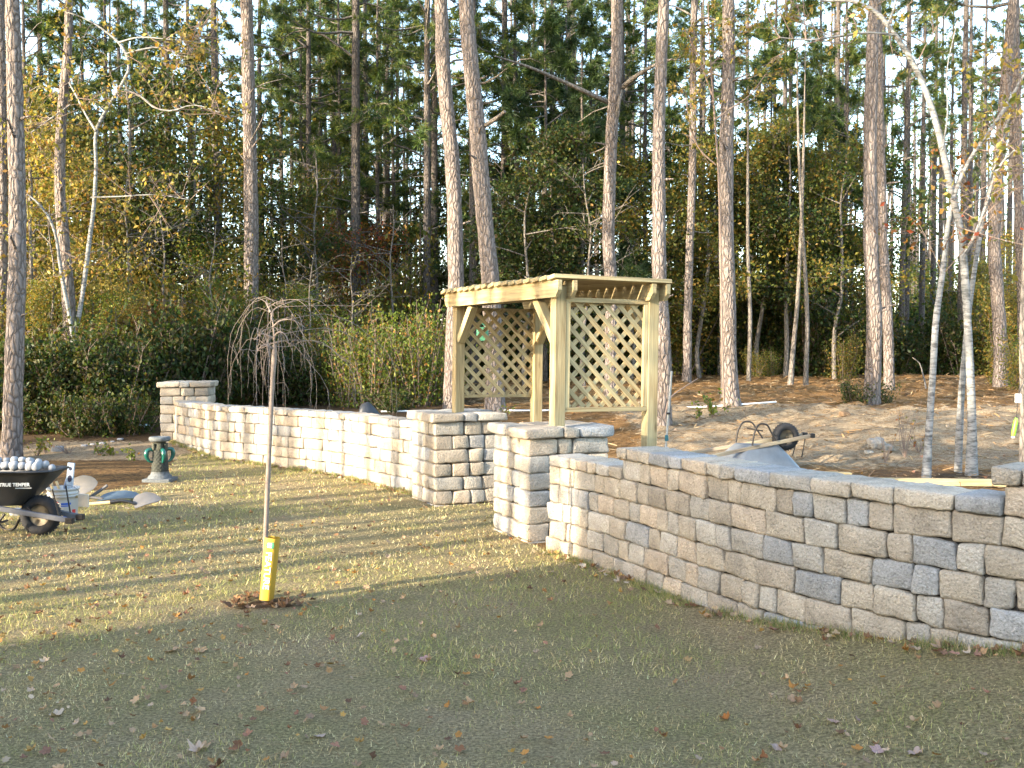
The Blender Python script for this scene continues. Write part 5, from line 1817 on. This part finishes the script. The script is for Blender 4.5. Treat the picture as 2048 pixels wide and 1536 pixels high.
# ------------------------------------------------------------------ added house-shaped block behind the camera, unseen, to shade the near lawn
def house():
    root = empty('shade_house', (0, 0, 0))
    tag(root, 'added house shape behind the camera, out of view, shading the near lawn', 'shade_house')
    qa, qb, pa, pb = 5.75, -12.0, -17.0, -6.0
    def W(p, q, z): return np.array([p * TX - q * TY, p * TY + q * TX, z])
    h = 4.1
    c = W((pa + pb) / 2, (qa + qb) / 2, h / 2)
    M = rotz(math.atan2(TY, TX))
    mb = MB(); V, Q = rbox(pb - pa, qa - qb, h, .02); mb.add(V @ M.T + c, Q)
    wl = mb.build('wall', plain('siding', (.55, .52, .46), .8), root, False)
    mb = MB()
    for s in (-1, 1):
        a = W((pa + pb) / 2 + s * (pb - pa) * .56, (qa + qb) / 2, h - .2); b = W((pa + pb) / 2, (qa + qb) / 2, h + 1.6)
        beam(mb, a, b, qa - qb + .8, .12, (s * TX * .4, s * TY * .4, 1))
    mb.build('roof', plain('shingles', (.12, .11, .10), .9), root, False)


house()

# ------------------------------------------------------------------ lawn: grass and leaves
def grass():
    r = np.random.default_rng(42)
    mb = MB()
    for y0, y1, dens, w, hmin, hmax in ((3.2, 5.0, 6500, .0036, .010, .040), (5.0, 7.2, 3900, .0050, .012, .044), (7.2, 10.5, 1900, .0080, .012, .05), (10.5, 16.2, 800, .011, .015, .05)):
        area = (y1 - y0) * (1.16 * (y0 + y1) / 2 + 1.6)
        n = int(area * dens)
        y = r.uniform(y0, y1, n); x = r.uniform(-1, 1, n) * (.58 * y + .8)
        k = inside(x, y, LAWN) & (np.hypot((x + 1.56) / 1.15, y - 6.52) > .24 + .08 * r.uniform(size=n))
        dry = wav(x, y, 51, 1.1) + .8 * wav(x, y, 52, 4.5)
        k &= r.uniform(size=n) < np.clip(.72 + .38 * wav(x, y, 53, 16) + .2 * wav(x, y, 54, 5), .12, 1)
        x, y, dry = x[k], y[k], dry[k]; n = len(x)
        z = H(x, y)
        hgt = r.uniform(hmin, hmax, n)[:, None] * (1 + .35 * np.clip(-dry, -1, 1) + .25 * wav(x, y, 56, 7))[:, None]
        lean = r.normal(size=(n, 2)) * .8
        d = np.c_[lean, np.ones(n)]; d /= np.linalg.norm(d, axis=1, keepdims=True)
        a = r.uniform(0, 2 * pi, n)
        s = np.c_[np.cos(a), np.sin(a), np.zeros(n)]
        o = np.c_[x, y, z - .004]
        ww = w * r.uniform(.6, 1.3, (n, 1))
        t = o + d * hgt
        t[:, 2] -= .1 * hgt[:, 0] * np.hypot(lean[:, 0], lean[:, 1]).clip(0, 1.2)
        v = np.stack([o - s * ww / 2, o + s * ww / 2, t], 1).reshape(-1, 3)
        pal = np.array([(.60, .455, .245), (.53, .405, .20), (.45, .375, .165), (.36, .34, .125), (.27, .275, .095), (.66, .53, .31)])
        pr = np.clip(.38 + .42 * dry + r.normal(size=n) * .45, 0, .999)
        idx = np.where(pr > .93, 5, np.where(pr > .66, 0, np.where(pr > .5, 1, np.where(pr > .36, 2, np.where(pr > .18, 3, 4)))))
        col = np.clip(pal[idx] * r.lognormal(0, .24, (n, 1)), 0, .8)
        mb.add(v, np.arange(n * 3).reshape(n, 3), np.repeat(col, 3, 0))
    tag(mb.build('grass', GRASS, None, False), 'short half dormant lawn grass', kind='stuff')


grass()
LEAFCOL = np.array([(.40, .28, .17), (.46, .33, .21), (.34, .20, .10), (.22, .105, .05), (.46, .30, .10), (.50, .40, .31), (.30, .16, .11), (.18, .10, .06), (.42, .22, .06), (.40, .29, .20)])


def maple(r, s, curl):
    """Outline of a dry lobed leaf, cupped."""
    n = 20
    a = np.linspace(0, 2 * pi, n, endpoint=False)
    lob = .70 + .30 * np.abs(np.cos(2.5 * a)) ** 1.2
    rad = s * .5 * lob * r.uniform(.85, 1.15, n)
    x, y = rad * np.cos(a), rad * np.sin(a) * r.uniform(.7, 1)
    z = curl * s * ((x / s * 2) ** 2 * r.uniform(.2, 1.6) + (y / s * 2) ** 2 * r.uniform(-.2, 1.4)) + r.uniform(-.05, .05, n) * s
    v = np.concatenate([np.c_[x, y, z], [[0, 0, 0]]])
    f = np.stack([np.arange(n), (np.arange(n) + 1) % n, np.full(n, n)], -1)
    return v, f


def lay(r, V, x, y, s):
    M = rotz(r.uniform(0, 6.28)) @ rotx(r.normal() * .35) @ roty(r.normal() * .3)
    V = V @ M.T
    return V + [x, y, float(H(x, y)) + .016 - V[:, 2].min() * .35]


def foot_grass():
    """Longer tufts where the mower cannot reach, along the foot of the walls."""
    r = np.random.default_rng(77)
    mb = MB()
    for ln, n, w in ((RL, 9000, .004), (LL, 9000, .008)):
        s = r.uniform(0, ln.L, n)
        p, nn = ln.at(s)
        keep = (np.sin(s * 5) + np.sin(s * 13.7 + 1) + r.normal(size=n) * .8) > -.2
        p, nn = p[keep], nn[keep]; m = len(p)
        o = np.c_[p + nn * (.012 + .09 * r.uniform(size=(m, 1)) ** 1.6), np.zeros(m)]
        o[:, 2] = H(o[:, 0], o[:, 1]) - .005
        hgt = r.uniform(.02, .085, (m, 1))
        d = np.c_[r.normal(size=(m, 2)) * .5, np.ones(m)]; d /= np.linalg.norm(d, axis=1, keepdims=True)
        a = r.uniform(0, 2 * pi, m); t = np.c_[np.cos(a), np.sin(a), np.zeros(m)] * w * .5
        v = np.stack([o - t, o + t, o + d * hgt], 1).reshape(-1, 3)
        pal = np.array([(.44, .35, .19), (.34, .29, .13), (.22, .25, .08), (.15, .20, .06)])
        mb.add(v, np.arange(m * 3).reshape(m, 3), np.repeat(pal[r.integers(4, size=m)] * r.uniform(.7, 1.2, (m, 1)), 3, 0))
    tag(mb.build('tall_grass', GRASS, None, False), 'longer unmown grass along the foot of the walls', kind='stuff')


foot_grass()


def litter():
    r = np.random.default_rng(314)
    mb = MB()
    n = 0
    while n < 1250:
        y = 3.4 + 12 * r.uniform() ** 1.3
        x = r.uniform(-.56, .56) * y
        if not inside(np.array([x]), np.array([y]), LAWN)[0]: continue
        dens = .30 + .70 * float(sstep(.8, -2.5, x)) * float(sstep(14, 9, y))
        if r.uniform() > dens: continue
        s = r.uniform(.02, .052) * (1.25 if r.uniform() < .12 else 1)
        V, Fc = maple(r, s, r.uniform(.1, .5))
        mb.add(lay(r, V, x, y, s), Fc, LEAFCOL[int(r.integers(len(LEAFCOL)))] * np.array([1, .88, .74]) * r.uniform(.5, 1.0)); n += 1
    # drift along the wall foot, the mulch ring and the bare ground behind the walls
    for i in range(420):
        if i < 50:
            a, rr = r.uniform(0, 6.28), .08 + .17 * r.uniform() ** .7
            x, y = -1.56 + 1.15 * rr * cos(a), 6.52 + rr * sin(a)
            c = [(.16, .085, .045), (.10, .055, .03), (.22, .12, .06), (.30, .16, .07)][int(r.integers(4))]
        elif i < 270:
            ln = RL if r.uniform() < .5 else LL
            p, nn = ln.at(r.uniform(0, ln.L)); x, y = p + nn * (.05 + .12 * r.uniform() ** 2); c = LEAFCOL[int(r.integers(len(LEAFCOL)))]
        else:
            y = r.uniform(9, 22); x = r.uniform(.6, .55 * y + 1); c = LEAFCOL[int(r.integers(len(LEAFCOL)))] * .9
        s = r.uniform(.03, .07)
        V, Fc = maple(r, s, r.uniform(.1, .6))
        mb.add(lay(r, V, x, y, s), Fc, np.asarray(c) * r.uniform(.7, 1.1))
    # straw and bark scraps lying on the dirt behind the walls
    m = 22000
    y = 9 + 26 * r.uniform(size=m) ** .8; x = r.uniform(-.1, .58, m) * y + .8
    k = ~inside(x, y, LAWN); x, y = x[k], y[k]; m = len(x)
    a = r.uniform(0, pi, m); L = r.uniform(.06, .26, m)
    d = np.c_[np.cos(a), np.sin(a), r.normal(size=m) * .12] * L[:, None]
    s = np.c_[-np.sin(a), np.cos(a), r.normal(size=m) * .3] * .006 * (y[:, None] / 14)
    o = np.c_[x, y, H(x, y) + .02]
    v = np.stack([o - s, o + s, o + d + s, o + d - s], 1).reshape(-1, 3)
    cc = np.array([(.34, .20, .085), (.24, .13, .05), (.13, .075, .035), (.42, .30, .16)])[r.integers(4, size=m)] * r.uniform(.6, 1.2, (m, 1))
    mb.add(v, np.arange(m * 4).reshape(m, 4), np.repeat(cc, 4, 0))
    # loose straw of pine needles
    m = 1500
    y = r.uniform(3.4, 12, m); x = r.uniform(-.56, .56, m) * y
    k = inside(x, y, LAWN); x, y = x[k], y[k]; m = len(x)
    a = r.uniform(0, pi, m); L = r.uniform(.03, .075, m)
    d = np.c_[np.cos(a), np.sin(a), r.normal(size=m) * .08] * L[:, None]
    s = np.c_[-np.sin(a), np.cos(a), np.zeros(m)] * .0010 * (1 + y[:, None] / 6)
    o = np.c_[x, y, H(x, y) + .022]
    v = np.stack([o - s, o + s, o + d + s, o + d - s], 1).reshape(-1, 3)
    mb.add(v, np.arange(m * 4).reshape(m, 4), np.repeat(np.array([[.36, .22, .09]]) * r.uniform(.6, 1.2, (m, 1)), 4, 0))
    tag(mb.build('leaf_litter', DRYLEAF, None, False), 'small fallen leaves and pine needles strewn over the lawn', kind='stuff')


litter()
BIG = [(1668, 1446, .085, (.52, .42, .40), 'pale pink leaf upright on the grass below the right wall'), (1680, 1470, .075, (.45, .36, .38), 'mauve leaf just under the pale pink leaf'), (1450, 1440, .08, (.42, .19, .05), 'curled orange brown leaf on the near grass'),
       (1832, 1510, .10, (.52, .44, .42), 'wide pale leaf at the bottom right'), (1756, 1506, .09, (.42, .34, .38), 'mauve leaf left of the wide pale leaf'), (1552, 1500, .075, (.56, .50, .52), 'small lilac leaf at the bottom right of centre'), (1375, 1323, .075, (.50, .36, .18), 'folded tan leaf in the middle of the shaded lawn'),
       (845, 1325, .09, (.46, .32, .34), 'pointed pink leaf right of the weeping tree shade'), (395, 1505, .10, (.60, .53, .50), 'large whitish leaf at the bottom left'), (407, 1497, .09, (.48, .36, .24), 'tan leaf against the large whitish leaf'), (112, 1433, .10, (.60, .54, .48), 'wide white leaf on the left lawn'),
       (395, 1425, .07, (.60, .54, .48), 'small white leaf right of the wide white leaf'), (345, 1305, .12, (.48, .38, .27), 'tall folded tan leaf on the left lawn'), (400, 1305, .11, (.46, .35, .22), 'spread tan leaf right of the tall folded leaf'), (497, 1262, .09, (.50, .36, .20), 'tan leaf just below the mulch ring'),
       (720, 1277, .085, (.55, .52, .52), 'white leaf right of the weeping tree'), (640, 1475, .08, (.55, .48, .46), 'white leaf at the bottom below the weeping tree'), (420, 1040, .09, (.60, .40, .16), 'bright tan leaf on the sunlit lawn left of the weeping tree'), (1075, 1418, .05, (.50, .24, .06), 'tiny orange leaf at lower centre'), (1715, 1125 + 320, .05, (.40, .33, .34), 'small grey leaf right of the mauve leaf')]
rb = np.random.default_rng(6)
for u, v, s, c, lb_ in BIG:
    p = find(u, v, np.linspace(3, 20, 2000))
    V, Fc = maple(rb, s * .72, rb.uniform(.15, .45))
    V = V @ (rotz(rb.uniform(0, 6.28)) @ rotx(rb.normal() * .5)).T
    mb = MB(); mb.add(V - [0, 0, V[:, 2].min() - .004], Fc, np.array(c) * np.array([.85, .70, .56]) * rb.uniform(.7, .95))
    o = mb.build('fallen_leaf', DRYLEAF, None, False); o.location = p
    tag(o, lb_, 'leaf', 'larger fallen leaves on the lawn')
